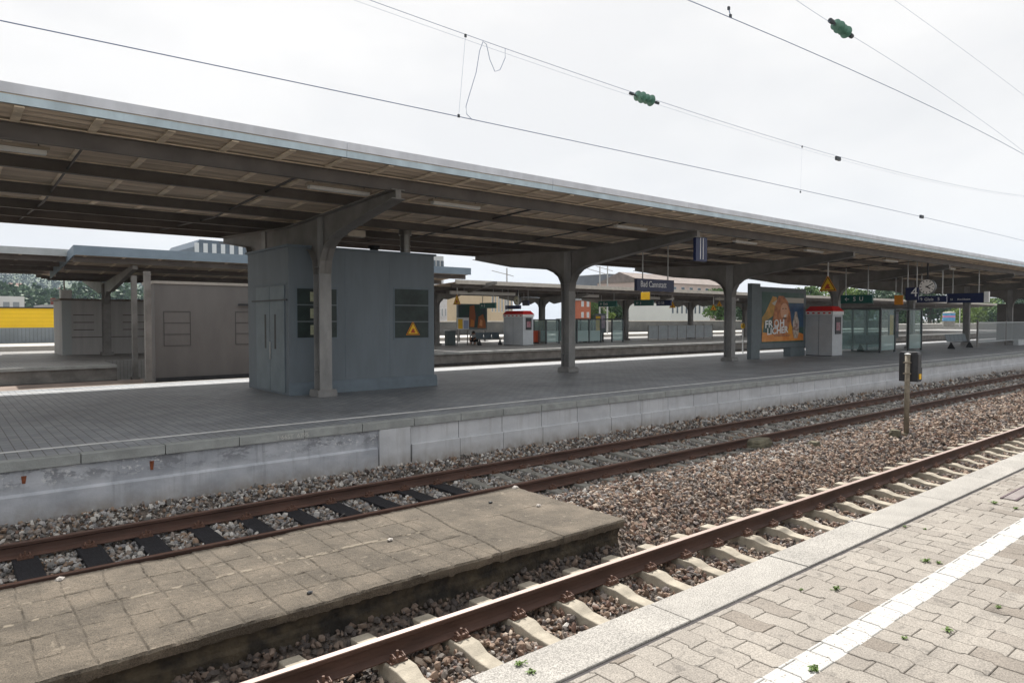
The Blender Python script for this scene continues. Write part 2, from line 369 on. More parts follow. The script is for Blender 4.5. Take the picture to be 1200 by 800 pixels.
# paving of wavy interlocking stones; the white safety line is painted on them
PWX, PLY, DZ = .14, .26, .009
m = bpy.data.materials.new('wavy_paving'); m.use_nodes = True; t = m.node_tree; b = t.nodes['Principled BSDF']; b.inputs['Roughness'].default_value = .85; L = t.links.new
g = N(t, 'ShaderNodeNewGeometry'); sx = N(t, 'ShaderNodeSeparateXYZ'); L(g.outputs['Position'], sx.inputs[0])
r = N(t, 'ShaderNodeValToRGB'); e = r.color_ramp; e.elements[0].color = (.172, .148, .124, 1); e.elements[1].color = (.262, .240, .212, 1); e.elements[1].position = .9
q = e.elements.new(.25); q.color = (.225, .204, .180, 1); q = e.elements.new(.08); q.color = (.195, .172, .148, 1)
L(g.outputs['Random Per Island'], r.inputs[0])
n1 = N(t, 'ShaderNodeTexNoise'); n1.inputs['Scale'].default_value = 150; n1.inputs['Detail'].default_value = 3; L(g.outputs['Position'], n1.inputs['Vector'])
n2 = N(t, 'ShaderNodeTexNoise'); n2.inputs['Scale'].default_value = 1.8; n2.inputs['Detail'].default_value = 5; L(g.outputs['Position'], n2.inputs['Vector'])
m1 = N(t, 'ShaderNodeMapRange'); m1.inputs['From Min'].default_value = .3; m1.inputs['From Max'].default_value = .7; m1.inputs['To Min'].default_value = .62; m1.inputs['To Max'].default_value = 1.42; L(n1.outputs[0], m1.inputs[0])
m2 = N(t, 'ShaderNodeMapRange'); m2.inputs['From Min'].default_value = .3; m2.inputs['From Max'].default_value = .7; m2.inputs['To Min'].default_value = .88; m2.inputs['To Max'].default_value = 1.1; L(n2.outputs[0], m2.inputs[0])
mm = N(t, 'ShaderNodeMath', operation='MULTIPLY'); L(m1.outputs[0], mm.inputs[0]); L(m2.outputs[0], mm.inputs[1])
hv = N(t, 'ShaderNodeHueSaturation'); L(mm.outputs[0], hv.inputs['Value']); L(r.outputs[0], hv.inputs['Color'])
# painted band between Y 1.545 and 1.69, chipped
ng = N(t, 'ShaderNodeTexNoise'); ng.inputs['Scale'].default_value = 11; ng.inputs['Detail'].default_value = 3; L(g.outputs['Position'], ng.inputs['Vector'])
mg = N(t, 'ShaderNodeMapRange'); mg.inputs['From Min'].default_value = .62; mg.inputs['From Max'].default_value = .68; mg.inputs['To Min'].default_value = 1.0; mg.inputs['To Max'].default_value = .72; L(ng.outputs[0], mg.inputs[0])
mm2 = N(t, 'ShaderNodeMath', operation='MULTIPLY'); L(mm.outputs[0], mm2.inputs[0]); L(mg.outputs[0], mm2.inputs[1]); L(mm2.outputs[0], hv.inputs['Value'])
d0 = N(t, 'ShaderNodeMath', operation='SUBTRACT'); d0.inputs[1].default_value = 1.617; L(sx.outputs['Y'], d0.inputs[0])
d1 = N(t, 'ShaderNodeMath', operation='ABSOLUTE'); L(d0.outputs[0], d1.inputs[0])
d2 = N(t, 'ShaderNodeMath', operation='LESS_THAN'); d2.inputs[1].default_value = .073; L(d1.outputs[0], d2.inputs[0])
n3 = N(t, 'ShaderNodeTexNoise'); n3.inputs['Scale'].default_value = 70; n3.inputs['Detail'].default_value = 5; L(g.outputs['Position'], n3.inputs['Vector'])
d3 = N(t, 'ShaderNodeMath', operation='GREATER_THAN'); d3.inputs[1].default_value = .37; L(n3.outputs[0], d3.inputs[0])
d4 = N(t, 'ShaderNodeMath', operation='MULTIPLY'); L(d2.outputs[0], d4.inputs[0]); L(d3.outputs[0], d4.inputs[1])
mc = N(t, 'ShaderNodeMix', data_type='RGBA'); L(d4.outputs[0], mc.inputs[0]); L(hv.outputs[0], mc.inputs[6]); mc.inputs[7].default_value = (.44, .435, .42, 1)
L(mc.outputs[2], b.inputs['Base Color'])
bp = N(t, 'ShaderNodeBump'); bp.inputs['Strength'].default_value = .35; bp.inputs['Distance'].default_value = .004; L(n1.outputs[0], bp.inputs['Height']); L(bp.outputs[0], b.inputs['Normal'])
M_pav = m
def wave(y):
    u = (y / PLY) % 1.0; k = .055
    if u < k: s = u / k * 2 - 1
    elif u < .5: s = 1
    elif u < .5 + k: s = 1 - (u - .5) / k * 2
    else: s = -1
    return s * DZ
V = []; Fq = []
x = -2.0; ci = 0
while x < 14:
    y0 = 2.238; ybr = [2.238]
    first = 2.196 if ci % 2 == 0 else 2.066
    y = first
    while y > -2.6: ybr.append(y); y -= PLY
    for a_, b_ in zip(ybr[:-1], ybr[1:]):
        g2 = .0019; ya, yb = a_ - g2, b_ + g2
        yy = [ya]
        for kk in range(-20, 20):
            for off in (0, .055, .5, .555):
                v = (kk + off) * PLY
                if yb + .004 < v < ya - .004: yy.append(v)
        yy.append(yb); yy = sorted(yy, reverse=True)
        n = len(yy); jz = random.uniform(-.002, .002); tx = random.uniform(-.015, .015); ty = random.uniform(-.008, .008)
        def ring(ins, z):
            L1 = [(x + g2 + ins + wave(v), min(max(v, yb + ins), ya - ins), z) for v in yy]; L2 = [(x + PWX - g2 - ins + wave(v), min(max(v, yb + ins), ya - ins), z) for v in reversed(yy)]
            return [(p[0], p[1], p[2] + jz + tx * (p[0] - x - .07) + ty * (p[1] - (ya + yb) / 2)) for p in L1 + L2]
        o = len(V); V += ring(0, ZP0 - .05) + ring(0, ZP0 - .003) + ring(.003, ZP0)
        k = 2 * n
        for rr in (0, 1):
            for i in range(k): Fq.append((o + rr * k + i, o + rr * k + (i + 1) % k, o + (rr + 1) * k + (i + 1) % k, o + (rr + 1) * k + i))
        top = [o + 2 * k + i for i in range(k)]
        for i in range(n - 1): Fq.append((top[i], top[i + 1], top[k - 2 - i], top[k - 1 - i]))
    x += PWX; ci += 1
mbp = MB(); mbp.v = V; mbp.f = Fq; mbp.m = [0] * len(Fq)
tag(mbp.build('platform_paving', M_pav), kind='structure')
mb = MB(); mb.box((-12, -9, ZP0 - .06), (-2.0, 2.238, ZP0 - .004)); mb.box((14.2, -9, ZP0 - .06), (130, 2.238, ZP0 - .004)); mb.box((-2, -9, ZP0 - .06), (14.2, -2.7, ZP0 - .004))
tag(mb.build('platform_paving_plain', mat('paving_plain', (.27, .245, .22), .85, .15, 8, .3, 60)), kind='structure')
# sand in the joints
mb = MB(); mb.box((-2, -2.7, ZP0 - .0595), (14.2, 2.237, ZP0 - .010)); tag(mb.build('joint_sand', mat('joint_sand', (.115, .10, .075), .95, .4, 12, .5, 90)), kind='structure')

# cover plate of a drain at the right edge
c = onZ(1192, 580, ZP0)
t_ = empty('drain_cover', (c.x, c.y, ZP0), 'long pinkish grey drain cover strip set in the paving near the right edge', 'drain cover')
mb = MB(); mb.box((c.x - .25, c.y - .045, ZP0 + .002), (c.x + 1.2, c.y + .045, ZP0 + .008)); part(mb, 'cover_plate', mat('cover_plate', (.22, .195, .19), .8, .15, 6, .2, 60), t_, bevel=.002)
mb = MB()
for s in (-.062, .048): mb.box((c.x - .27, c.y + s, ZP0 + .001), (c.x + 1.22, c.y + s + .016, ZP0 + .011))
part(mb, 'cover_frame', mat('cover_frame', (.10, .07, .08), .7), t_)

# weeds in the joints
M_weed = mat('weed_leaf', (.12, .19, .045), .6, .3, 60)
def weed(px, py, s, label, z=ZP0):
    p = onZ(px, py, z); mb = MB(); s = s * .42
    for k in range(int(26 * s) + 8):
        a_ = random.uniform(0, 6.28); l = random.uniform(.012, .035) * s * 1.5; h = random.uniform(.006, .022) * s * 1.6; wd = .004 + .004 * s
        ox, oy = random.gauss(0, .016 * s), random.gauss(0, .010 * s)
        dx, dy = math.cos(a_), math.sin(a_); b0 = Vector((p.x + ox, p.y + oy, z)); m_ = b0 + Vector((dx * l * .5, dy * l * .5, h)); e_ = b0 + Vector((dx * l, dy * l, h * .7)); sd_ = Vector((-dy, dx, 0)) * wd
        mb.add([b0, m_ + sd_, e_, m_ - sd_], [(0, 1, 2, 3)])
    o = local(mb, (p.x, p.y, z)).build('weed', M_weed); o.location = (p.x, p.y, z); tag(o, label, 'weed', 'weeds growing in the paving joints')
for px, py, s, l in [(609, 779, 1.5, 'bright green weed at the left end of a coping joint by the track'), (622, 788, 1.3, 'green weed tuft beside the lowest coping stone joint'),
                     (953, 785, 1.6, 'green weed tuft at the edge of the white line near the bottom'), (980, 691, 1.5, 'small green weed in the paving left of the white line'),
                     (1085, 658, 1.6, 'green weed touching the white line halfway along it'), (1100, 660, 1.1, 'dark green weed just right of the one touching the white line'),
                     (1111, 739, 1.5, 'green weed on the paving right of the white line, lower one'), (1170, 712, 1.0, 'tiny green weed far right of the white line'),
                     (1060, 748, .9, 'tiny sprout in the paving right of the line near the bottom'), (1060, 617, .9, 'tiny weed between coping and white line, upper pair'),
                     (1084, 620, .8, 'tiny weed near the middle between coping and white line'), (1166, 590, 1.7, 'yellow green weed at the near end of the drain cover'),
                     (1190, 596, 1.3, 'flat weed beside the long side of the drain cover'), (939, 691, .7, 'faint tiny sprout in a joint left of the white line')]:
    weed(px, py, s, l)

# ================================================================== LOW ISLAND WALKWAY
M_isl = bpy.data.materials.new('walkway_concrete'); M_isl.use_nodes = True; t = M_isl.node_tree; b = t.nodes['Principled BSDF']; b.inputs['Roughness'].default_value = .9; L = t.links.new
g = N(t, 'ShaderNodeNewGeometry'); n1 = N(t, 'ShaderNodeTexNoise'); n1.inputs['Scale'].default_value = 1.7; n1.inputs['Detail'].default_value = 8; n1.inputs['Roughness'].default_value = .7; L(g.outputs['Position'], n1.inputs['Vector'])
r = N(t, 'ShaderNodeValToRGB'); e = r.color_ramp; e.elements[0].position = .32; e.elements[0].color = (.058, .048, .036, 1); e.elements[1].position = .68; e.elements[1].color = (.152, .125, .095, 1); q = e.elements.new(.5); q.color = (.100, .083, .063, 1)
L(n1.outputs[0], r.inputs[0])
n2 = N(t, 'ShaderNodeTexNoise'); n2.inputs['Scale'].default_value = 110; n2.inputs['Detail'].default_value = 6; L(g.outputs['Position'], n2.inputs['Vector'])
mr = N(t, 'ShaderNodeMapRange'); mr.inputs['From Min'].default_value = .3; mr.inputs['From Max'].default_value = .7; mr.inputs['To Min'].default_value = .42; mr.inputs['To Max'].default_value = 1.6; L(n2.outputs[0], mr.inputs[0])
hv = N(t, 'ShaderNodeHueSaturation'); L(mr.outputs[0], hv.inputs['Value']); L(r.outputs[0], hv.inputs['Color'])
at = N(t, 'ShaderNodeAttribute'); at.attribute_name = 'joint'
mj = N(t, 'ShaderNodeMix', data_type='RGBA'); L(at.outputs['Fac'], mj.inputs[0]); L(hv.outputs[0], mj.inputs[6]); mj.inputs[7].default_value = (.055, .046, .034, 1)
a2 = N(t, 'ShaderNodeAttribute'); a2.attribute_name = 'wear'
mw = N(t, 'ShaderNodeMix', data_type='RGBA'); L(a2.outputs['Fac'], mw.inputs[0]); L(mj.outputs[2], mw.inputs[6]); mw.inputs[7].default_value = (.25, .215, .165, 1)
L(mw.outputs[2], b.inputs['Base Color'])
bp = N(t, 'ShaderNodeBump'); bp.inputs['Strength'].default_value = .8; bp.inputs['Distance'].default_value = .008; L(n2.outputs[0], bp.inputs['Height']); L(bp.outputs[0], b.inputs['Normal'])
ZI = -2.45
isl = empty('low_walkway', (3, 6.6, ZI), 'low crumbling concrete slab walkway lying between the two tracks', 'walkway')
step = .013
xs = np.arange(ISL[0], ISL[1] + .001, step); ys = np.arange(ISL[2], ISL[3] + .001, step)
X, Y = np.meshgrid(xs, ys, indexing='ij')
jx = (vnoise(X, Y, .35, 5) - .5) * .05 + (vnoise(X, Y, .08, 6) - .5) * .012
jy = (vnoise(X, Y, .35, 7) - .5) * .05 + (vnoise(X, Y, .08, 8) - .5) * .012
TX, TY = .335 * 1.0, .53
rows = np.array([ISL[2] + .40, ISL[2] + .78, ISL[2] + 1.16, ISL[2] + 1.62])
dX = np.abs(((X + jx - .52) / .34 + .5) % 1 - .5) * .34
keepx = (vnoise(X * 0 + np.floor((Y - ISL[2] - .0) / .4), np.floor((X - .35) / .34) * 1., .8, 9) > .12)
dX = np.where(X > 4.55, 1., dX)
dY = np.min(np.abs((Y + jy)[..., None] - rows), -1)
dY = np.where(X > 4.55, np.abs(Y + jy - (ISL[2] + 1.16)) + np.where(X < 5.2, 1, 0), dY)
crack = np.abs(X + jx * 1.6 - (4.55 + .12 * (Y - ISL[2]))); crack2 = np.abs(X + jx - 5.45) + np.where(Y > ISL[2] + 1.16, 1, 0)
dj = np.minimum(dX, dY)
J = np.clip(1 - dj / .012, 0, 1) * (.45 + .55 * vnoise(X, Y, .25, 10)); J = np.maximum(J, np.clip(1.2 - np.minimum(crack, crack2) / .013, 0, 1))
Z = ZI - .013 * J + (vnoise(X, Y, 1.1, 12) - .5) * .018 + (vnoise(X, Y, .03, 13) - .5) * .006 + (vnoise(X, Y, .34, 14) - .5) * .008
tl = (vnoise(np.floor((X - .35) / .34) * 3., np.floor((Y - ISL[2]) / .4) * 3., 1., 15) - .5); Z = Z + tl * .010 * (X < 4.5)
# lighter streak of spalled render along the middle, and chipped outer edge
wearline = np.clip(1 - np.abs(Y - (ISL[2] + 1.20) - (vnoise(X, Y, .5, 16) - .5) * .06) / .03, 0, 1) * (vnoise(X, Y, .06, 17) > .5) * (vnoise(X, Y, .9, 18) > .4) * (X < 4.3)
wear = np.maximum(wearline, (vnoise(X, Y, .05, 19) > .93) * .5)
de = np.minimum(Y - ISL[2], ISL[1] - X); chip = np.clip(1 - de / (.008 + .022 * vnoise(X, Y, .10, 20) ** 3), 0, 1)
Z = Z - .022 * chip; wear = np.maximum(wear, chip * .35 * (vnoise(X, Y, .1, 21) > .55))
Vt = np.stack([X.ravel() - 3, Y.ravel() - 6.6, Z.ravel() - ZI], 1); nyy = len(ys); nxx = len(xs)
a_ = (np.arange(nxx - 1)[:, None] * nyy + np.arange(nyy - 1)[None, :]).ravel(); Ft = np.stack([a_, a_ + nyy, a_ + nyy + 1, a_ + 1], 1)
# skirt: outer rim going down as the slab thickness
rim0 = np.arange(nxx) * nyy; rim1 = (nxx - 1) * nyy + np.arange(nyy); rim = np.concatenate([rim0, rim1[1:], (np.arange(nxx)[::-1] * nyy + nyy - 1)[1:], (np.arange(nyy)[::-1])[1:]])
lo = Vt[rim].copy(); th = .070 + .03 * vnoise(Vt[rim, 0] + 40, Vt[rim, 1] + 40, .06, 22) ** 3; lo[:, 2] -= th; lo[:, 1] += .02 * (lo[:, 1] < 0)
o0 = len(Vt); Vt = np.concatenate([Vt, lo]); k = np.arange(len(rim) - 1); Fs = np.stack([rim[k], o0 + k, o0 + k + 1, rim[k + 1]], 1)
o = arrmesh('paving_slab', Vt, np.concatenate([Ft, Fs]), M_isl, isl)
for nm, arr in (('joint', J), ('wear', wear)):
    at_ = o.data.attributes.new(nm, 'FLOAT', 'POINT'); full = np.zeros(len(o.data.vertices), np.float32); full[:arr.size] = arr.ravel(); at_.data.foreach_set('value', full)
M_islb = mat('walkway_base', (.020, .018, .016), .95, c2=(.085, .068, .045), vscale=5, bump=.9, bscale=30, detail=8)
xs = np.arange(ISL[0] + .05, ISL[1] - .04, .03); zs = np.linspace(ZI - .07, -3.0, 16)
X, Z = np.meshgrid(xs, zs, indexing='ij'); Y = ISL[2] + .07 + (vnoise(X, Z + 9, .15, 23) - .5) * .07 + np.where(Z < ZI - .20, -.02, .0)
Vt = np.stack([X.ravel() - 3, Y.ravel() - 6.6, Z.ravel() - ZI], 1); a_ = (np.arange(len(xs) - 1)[:, None] * len(zs) + np.arange(len(zs) - 1)[None, :]).ravel()
arrmesh('base_wall', Vt, np.stack([a_, a_ + 1, a_ + len(zs) + 1, a_ + len(zs)], 1), M_islb, isl)
mb = MB(); mb.box((ISL[0] + .05, ISL[2] + .12, -3), (ISL[1] - .06, ISL[3] - .04, ZI - .05)); part(mb, 'core', M_islb, isl)
# loose stones on it
M_loose = mat('loose_stone', (.42, .39, .36), .8, .2, 30)
def pebble(p, r, label, m):
    mb = MB(); mb.add([(v[0] * r * random.uniform(.7, 1.3), v[1] * r * random.uniform(.7, 1.2), v[2] * r * .55) for v in ICO], ICF.tolist()); o = mb.build('stone', m); o.location = (p.x, p.y, p.z + r * .3); tag(o, label, 'stone')
pebble(onZ(604, 572, ZI), .05, 'pale stone at the far corner of the low walkway', M_loose)
pebble(onZ(70, 680, ZI), .045, 'pale stone on the far edge of the low walkway at left', M_loose)
pebble(onZ(575, 589, ZI), .03, 'dark stone on the end slab of the low walkway', M_dark)
pebble(onZ(631, 593, ZI), .035, 'pale flat stone on the end slab of the low walkway', M_loose)
pebble(onZ(457, 633, ZI), .035, 'white pebble in the middle of the low walkway', M_loose)
pebble(onZ(363, 695, ZI), .03, 'dark pebble on the near half of the low walkway', M_dark)
pb = onZ(441, 738, -2.86); mb = MB(); mb.box((-.05, -.02, 0), (.045, .025, .03)); o = mb.build('crushed_wrapper', mat('blue_plastic', (.05, .16, .6), .4), bevel=.01); o.location = (pb.x, pb.y, -2.84); tag(o, 'crushed blue wrapper lying in the dark ballast before the low walkway', 'litter')

# concrete lumps and the little signal between the tracks
def lump(px, py, z, sx_, sy_, sz_, label, m):
    p = onZ(px, py, z); xs_ = np.linspace(-1, 1, 9); mb = MB(); vs = []; fs = []
    n = 10; rings = 5
    for i in range(rings):
        zz = i / (rings - 1); rad = (1 - .18 * zz ** 3)
        for k_ in range(n):
            a_ = 2 * math.pi * k_ / n + .3; cx_, sy = math.cos(a_), math.sin(a_); q_ = max(abs(cx_), abs(sy)) ** -.75
            vs.append((cx_ * q_ * sx_ * rad * random.uniform(.93, 1.05), sy * q_ * sy_ * rad * random.uniform(.93, 1.05), zz * sz_ + random.uniform(-.008, .008)))
    for i in range(rings - 1):
        for k_ in range(n): fs.append((i * n + k_, i * n + (k_ + 1) % n, (i + 1) * n + (k_ + 1) % n, (i + 1) * n + k_))
    fs.append(tuple((rings - 1) * n + k_ for k_ in range(n)))
    mb.add(vs, fs); o = mb.build('concrete_block', m); o.location = (p.x, p.y, z - .03); tag(o, label, 'block')
M_lump = mat('mossy_concrete', (.13, .12, .085), .95, .35, 7, .6, 30)
lump(890, 521, -2.66, .36, .17, .16, 'long mossy concrete block lying against the rusty far rail', M_lump)
lump(954, 522, -2.63, .13, .11, .12, 'small square concrete block alone on the ballast', M_lump)
lump(1049, 511, -2.63, .13, .11, .17, 'small concrete block on the ballast beside the signal post', M_lump)
sp = onZ(1062, 509, -2.63)
s_ = empty('track_signal', (sp.x, sp.y, -2.63), 'slim grey post with a small black signal box on its back, between the tracks', 'signal')
M_post = mat('signal_post_paint', (.19, .165, .125), .7, .2, 12)
part(MB().tube([(sp.x, sp.y, -2.75), (sp.x, sp.y, -.80)], .055, 12), 'post', M_post, s_, smooth=True)
part(MB().tube([(sp.x, sp.y, -.80), (sp.x, sp.y, -.785), (sp.x, sp.y, -.77)], [.065, .065, .02], 12), 'post_cap', M_white, s_)
mb = MB(); mb.prismX([(sp.y - .20, -1.42), (sp.y + .21, -1.42), (sp.y + .21, -.80), (sp.y + .18, -.74), (sp.y - .17, -.74), (sp.y - .20, -.80)], sp.x + .065, sp.x + .27)
mb.box((sp.x + .271, sp.y - .17, -1.40), (sp.x + .40, sp.y + .18, -1.10))
part(mb, 'signal_box', M_dark, s_, bevel=.015)
for z in (-1.0, -1.25): part(MB().box((sp.x - .06, sp.y - .06, z), (sp.x + .06, sp.y + .075, z + .03)), 'bracket', M_post, s_)
part(MB().box((sp.x + .12, sp.y - .215, -1.36), (sp.x + .22, sp.y - .201, -1.24)), 'lens', M_yellow, s_)
part(MB().box((sp.x - .10, sp.y - .10, -2.80), (sp.x + .10, sp.y + .10, -2.60)), 'footing', M_lump, s_, bevel=.02)

# ================================================================== PLATFORM 1 (middle)
YE = 10.80; YB = 21.45
def brick_deck(name, c1, c2, mortar, bw=.26, bh=.14, bump=.4):
    m = bpy.data.materials.new(name); m.use_nodes = True; t = m.node_tree; b = t.nodes['Principled BSDF']; b.inputs['Roughness'].default_value = .55; b.inputs['Specular IOR Level'].default_value = .5; L = t.links.new
    g = N(t, 'ShaderNodeNewGeometry'); mp = N(t, 'ShaderNodeMapping'); mp.inputs['Rotation'].default_value = (0, 0, R(90)); L(g.outputs['Position'], mp.inputs[0])
    br = N(t, 'ShaderNodeTexBrick'); br.inputs['Scale'].default_value = 1; br.inputs['Brick Width'].default_value = bw; br.inputs['Row Height'].default_value = bh
    br.inputs['Mortar Size'].default_value = .007; br.inputs['Mortar Smooth'].default_value = .3; br.inputs['Color1'].default_value = (*c1, 1); br.inputs['Color2'].default_value = (*c2, 1); br.inputs['Mortar'].default_value = (*mortar, 1); br.inputs['Bias'].default_value = -.2
    L(mp.outputs[0], br.inputs['Vector'])
    n = N(t, 'ShaderNodeTexNoise'); n.inputs['Scale'].default_value = .9; n.inputs['Detail'].default_value = 8; n.inputs['Roughness'].default_value = .65; L(g.outputs['Position'], n.inputs['Vector'])
    mr = N(t, 'ShaderNodeMapRange'); mr.inputs['From Min'].default_value = .3; mr.inputs['From Max'].default_value = .7; mr.inputs['To Min'].default_value = .7; mr.inputs['To Max'].default_value = 1.2; L(n.outputs[0], mr.inputs[0])
    hv = N(t, 'ShaderNodeHueSaturation'); L(mr.outputs[0], hv.inputs['Value']); L(br.outputs['Color'], hv.inputs['Color']); L(hv.outputs[0], b.inputs['Base Color'])
    bp = N(t, 'ShaderNodeBump'); bp.invert = True; bp.inputs['Strength'].default_value = bump; bp.inputs['Distance'].default_value = .006; L(br.outputs['Fac'], bp.inputs['Height']); L(bp.outputs[0], b.inputs['Normal'])
    return m
M_deck = brick_deck('deck_pavers', (.235, .255, .28), (.295, .31, .33), (.09, .09, .09))
M_deckline = mat('deck_line_paint', (.74, .75, .75), .6, .15, 6)
mb = MB(); mb.box((-14, YE + .16, -3.2), (130, YB, ZP)); tag(mb.build('middle_platform_deck', M_deck), kind='structure')
mb = MB(); mb.box((-14, YE + .70, ZP + .003), (130, YE + .81, ZP + .004)); mb.box((-14, YB - .9, ZP + .003), (130, YB - .8, ZP + .004)); tag(mb.build('middle_platform_line', M_deckline), kind='structure')
pw = empty('platform_wall', (6, YE, -2.6), 'long pale grey retaining wall with coping along the middle platform edge', 'platform wall')
def wallmat(name, base, light, dark, dirt, flakes):
    """concrete with drip streaks, spalled patches and brown brake dust rising from the ballast"""
    m = bpy.data.materials.new(name); m.use_nodes = True; t = m.node_tree; b = t.nodes['Principled BSDF']; b.inputs['Roughness'].default_value = .88; L = t.links.new
    g = N(t, 'ShaderNodeNewGeometry')
    def noise(sc, stretch, det=6, rg=.6):
        mp = N(t, 'ShaderNodeMapping'); mp.inputs['Scale'].default_value = stretch; L(g.outputs['Position'], mp.inputs[0]); n = N(t, 'ShaderNodeTexNoise'); n.inputs['Scale'].default_value = sc; n.inputs['Detail'].default_value = det; n.inputs['Roughness'].default_value = rg; L(mp.outputs[0], n.inputs['Vector']); return n.outputs[0]
    def rng_(v, a, b_, c, d):
        r = N(t, 'ShaderNodeMapRange'); r.inputs['From Min'].default_value = a; r.inputs['From Max'].default_value = b_; r.inputs['To Min'].default_value = c; r.inputs['To Max'].default_value = d; L(v, r.inputs[0]); return r.outputs[0]
    def mix(f, a, c):
        x = N(t, 'ShaderNodeMix', data_type='RGBA'); L(f, x.inputs[0])
        if isinstance(a, tuple): x.inputs[6].default_value = (*a, 1)
        else: L(a, x.inputs[6])
        x.inputs[7].default_value = (*c, 1); return x.outputs[2]
    def mul(a, c):
        x = N(t, 'ShaderNodeMath', operation='MULTIPLY'); L(a, x.inputs[0]); L(c, x.inputs[1]); x.use_clamp = True; return x.outputs[0]
    sp_ = N(t, 'ShaderNodeSeparateXYZ'); L(g.outputs['Position'], sp_.inputs[0]); z = sp_.outputs['Z']
    c = mix(rng_(noise(1.3, (1, 1, 1.6), 8), .38, .62, 0, 1), base, light)
    c = mix(mul(rng_(noise(9, (1, 1, .07), 4), .54, .72, 0, .6), rng_(z, -2.7, -1.95, .3, 1)), c, dark)                      # drips
    if flakes:
        up = rng_(z, -2.22, -2.08, 0, 1)
        c = mix(mul(rng_(noise(2.6, (1, 1, 2), 7, .7), .50, .56, 0, .8), up), c, dark)
        c = mix(mul(rng_(noise(16, (1, 1, 1.5), 5, .7), .57, .60, 0, .9), mul(up, rng_(noise(1.9, (1, 1, 1), 3), .48, .56, 0, 1))), c, (.62, .63, .64))
    c = mix(mul(rng_(z, -2.62, -2.36, .85, 0), rng_(noise(5, (1, 1, .6), 6), .35, .6, .35, 1)), c, dirt)
    L(c, b.inputs['Base Color']); bp = N(t, 'ShaderNodeBump'); bp.inputs['Strength'].default_value = .4; bp.inputs['Distance'].default_value = .01; L(noise(30, (1, 1, 1)), bp.inputs['Height']); L(bp.outputs[0], b.inputs['Normal'])
    return m
M_wall1 = wallmat('wall_render', (.34, .36, .40), (.50, .52, .56), (.20, .21, .23), (.22, .19, .15), True)
M_wall2 = wallmat('wall_panel_concrete', (.46, .475, .50), (.56, .575, .60), (.36, .36, .365), (.20, .165, .125), False)
M_copd = mat('coping_grey', (.30, .315, .31), .8, .18, 3, .3, 50)
mb = MB(); x = 2.53 - 1.04 * 16
while x < 70:
    mb.box((x + .005, YE, ZP - .135), (x + 1.035, YE + .158, ZP + .002 + random.uniform(-.003, .003))); x += 1.04
part(mb, 'coping', M_copd, pw, bevel=.008)
mb = MB(); mb.box((-14, YE + .05, -3.1), (6.5, YE + .17, ZP - .136))
mb.prismX([(YE + .012, -3.1), (YE + .012, -2.27), (YE + .052, -2.235), (YE + .052, -3.1)], -14, 5.95)
part(mb, 'rendered_wall', M_wall1, pw)
mb = MB(); mb.box((5.98, YE + .005, -3.1), (6.61, YE + .053, ZP - .137)); part(mb, 'pilaster', M_wall2, pw)
mb = MB(); x = 6.635
while x < 70:
    mb.box((x + .004, YE + .045, -2.30), (x + 1.062, YE + .17, ZP - .137)); mb.box((x + .004, YE - .005 + random.uniform(-.004, .004), -3.1), (x + 1.062, YE + .042, -2.262)); x += 1.07
part(mb, 'wall_panels', M_wall2, pw, bevel=.006)
part(MB().box((6.44, YE + .10, -3.1), (70, YE + .169, ZP - .14)), 'joint_backing', mat('joint_dark', (.06, .058, .055), .9), pw)
M_rust = mat('rust_streak', (.20, .065, .03), .9, .3, 30)
for px, py, s in ((178, 545, .13), (28, 562, .10)):
    p = onY(px, py, YE + .05); mb = MB(); mb.prismY([(p.x - .03, p.z + s / 2), (p.x + .03, p.z + s / 2), (p.x + .015, p.z - s / 2), (p.x - .02, p.z - s / 2)], YE + .046, YE + .05); part(mb, 'rust_mark', M_rust, pw)
# chalk scribble on the coping
p = onY(324, 514, YE); text_mesh('chalk_writing', '1\u00b766ST  6795', .10, (p.x, YE - .001, p.z - .02), (1, 0, 0), (0, 0, 1), mat('chalk', (.5, .5, .48), .9), pw, thick=.002)
M_far = mat('far_wall_concrete', (.19, .185, .175), .9, .25, 2, .3, 20)
fw = empty('platform_wall', (6, YB, -2.6), 'back wall of the middle platform facing the second pair of tracks', 'platform wall')
part(MB().box((-14, YB + .002, -3.1), (130, YB + .12, ZP - .09)), 'wall', M_far, fw); part(MB().box((-14, YB + .001, ZP - .088), (130, YB + .16, ZP + .003)), 'coping', M_cop, fw)

# ---- the canopy
YC = 17.1; EN, EFR = 11.1, 22.95
can = empty('platform_canopy', (7, YC, ZP), 'long butterfly canopy on dark steel columns over the middle platform', 'canopy')
def zroof(y):                                                           # underside of the sheet
    return 2.545 + .040 * abs(y - YC)
CX0, CX1 = -9.0, 92.0
# corrugated roof sheet
M_sheet = mat('roof_sheet', (.37, .31, .25), .8, c2=(.70, .59, .48), vscale=1.4, stretch=(.35, 5, 1), bump=.2, bscale=20, detail=6)
ys = np.arange(EN + .04, EFR - .04 + .001, .055)
prof = [(y, zroof(y) + (.022 if i % 4 in (1, 2) else 0)) for i, y in enumerate(ys)]
vs = []; fs = []; nst = 26
for i in range(nst + 1):
    xx = CX0 + (CX1 - CX0) * i / nst; vs += [(xx, y, z) for y, z in prof]
n = len(prof)
for i in range(nst):
    for j in range(n - 1): fs.append((i * n + j, i * n + j + 1, (i + 1) * n + j + 1, (i + 1) * n + j))
o0 = len(vs); vs += [(v[0], v[1], v[2] + .06) for v in vs]; fs += [tuple(q_ + o0 for q_ in reversed(f)) for f in fs]
mb = MB(); mb.add(vs, fs); part(mb, 'roof_sheet', M_sheet, can)
M_fasc = mat('fascia_upper', (.62, .65, .71), .5, .12, 2.2, stretch=(1, 1, .3), detail=8); M_fasc2 = mat('fascia_lower', (.47, .58, .65), .45, .14, 2.6, stretch=(1, 1, .3), detail=8)
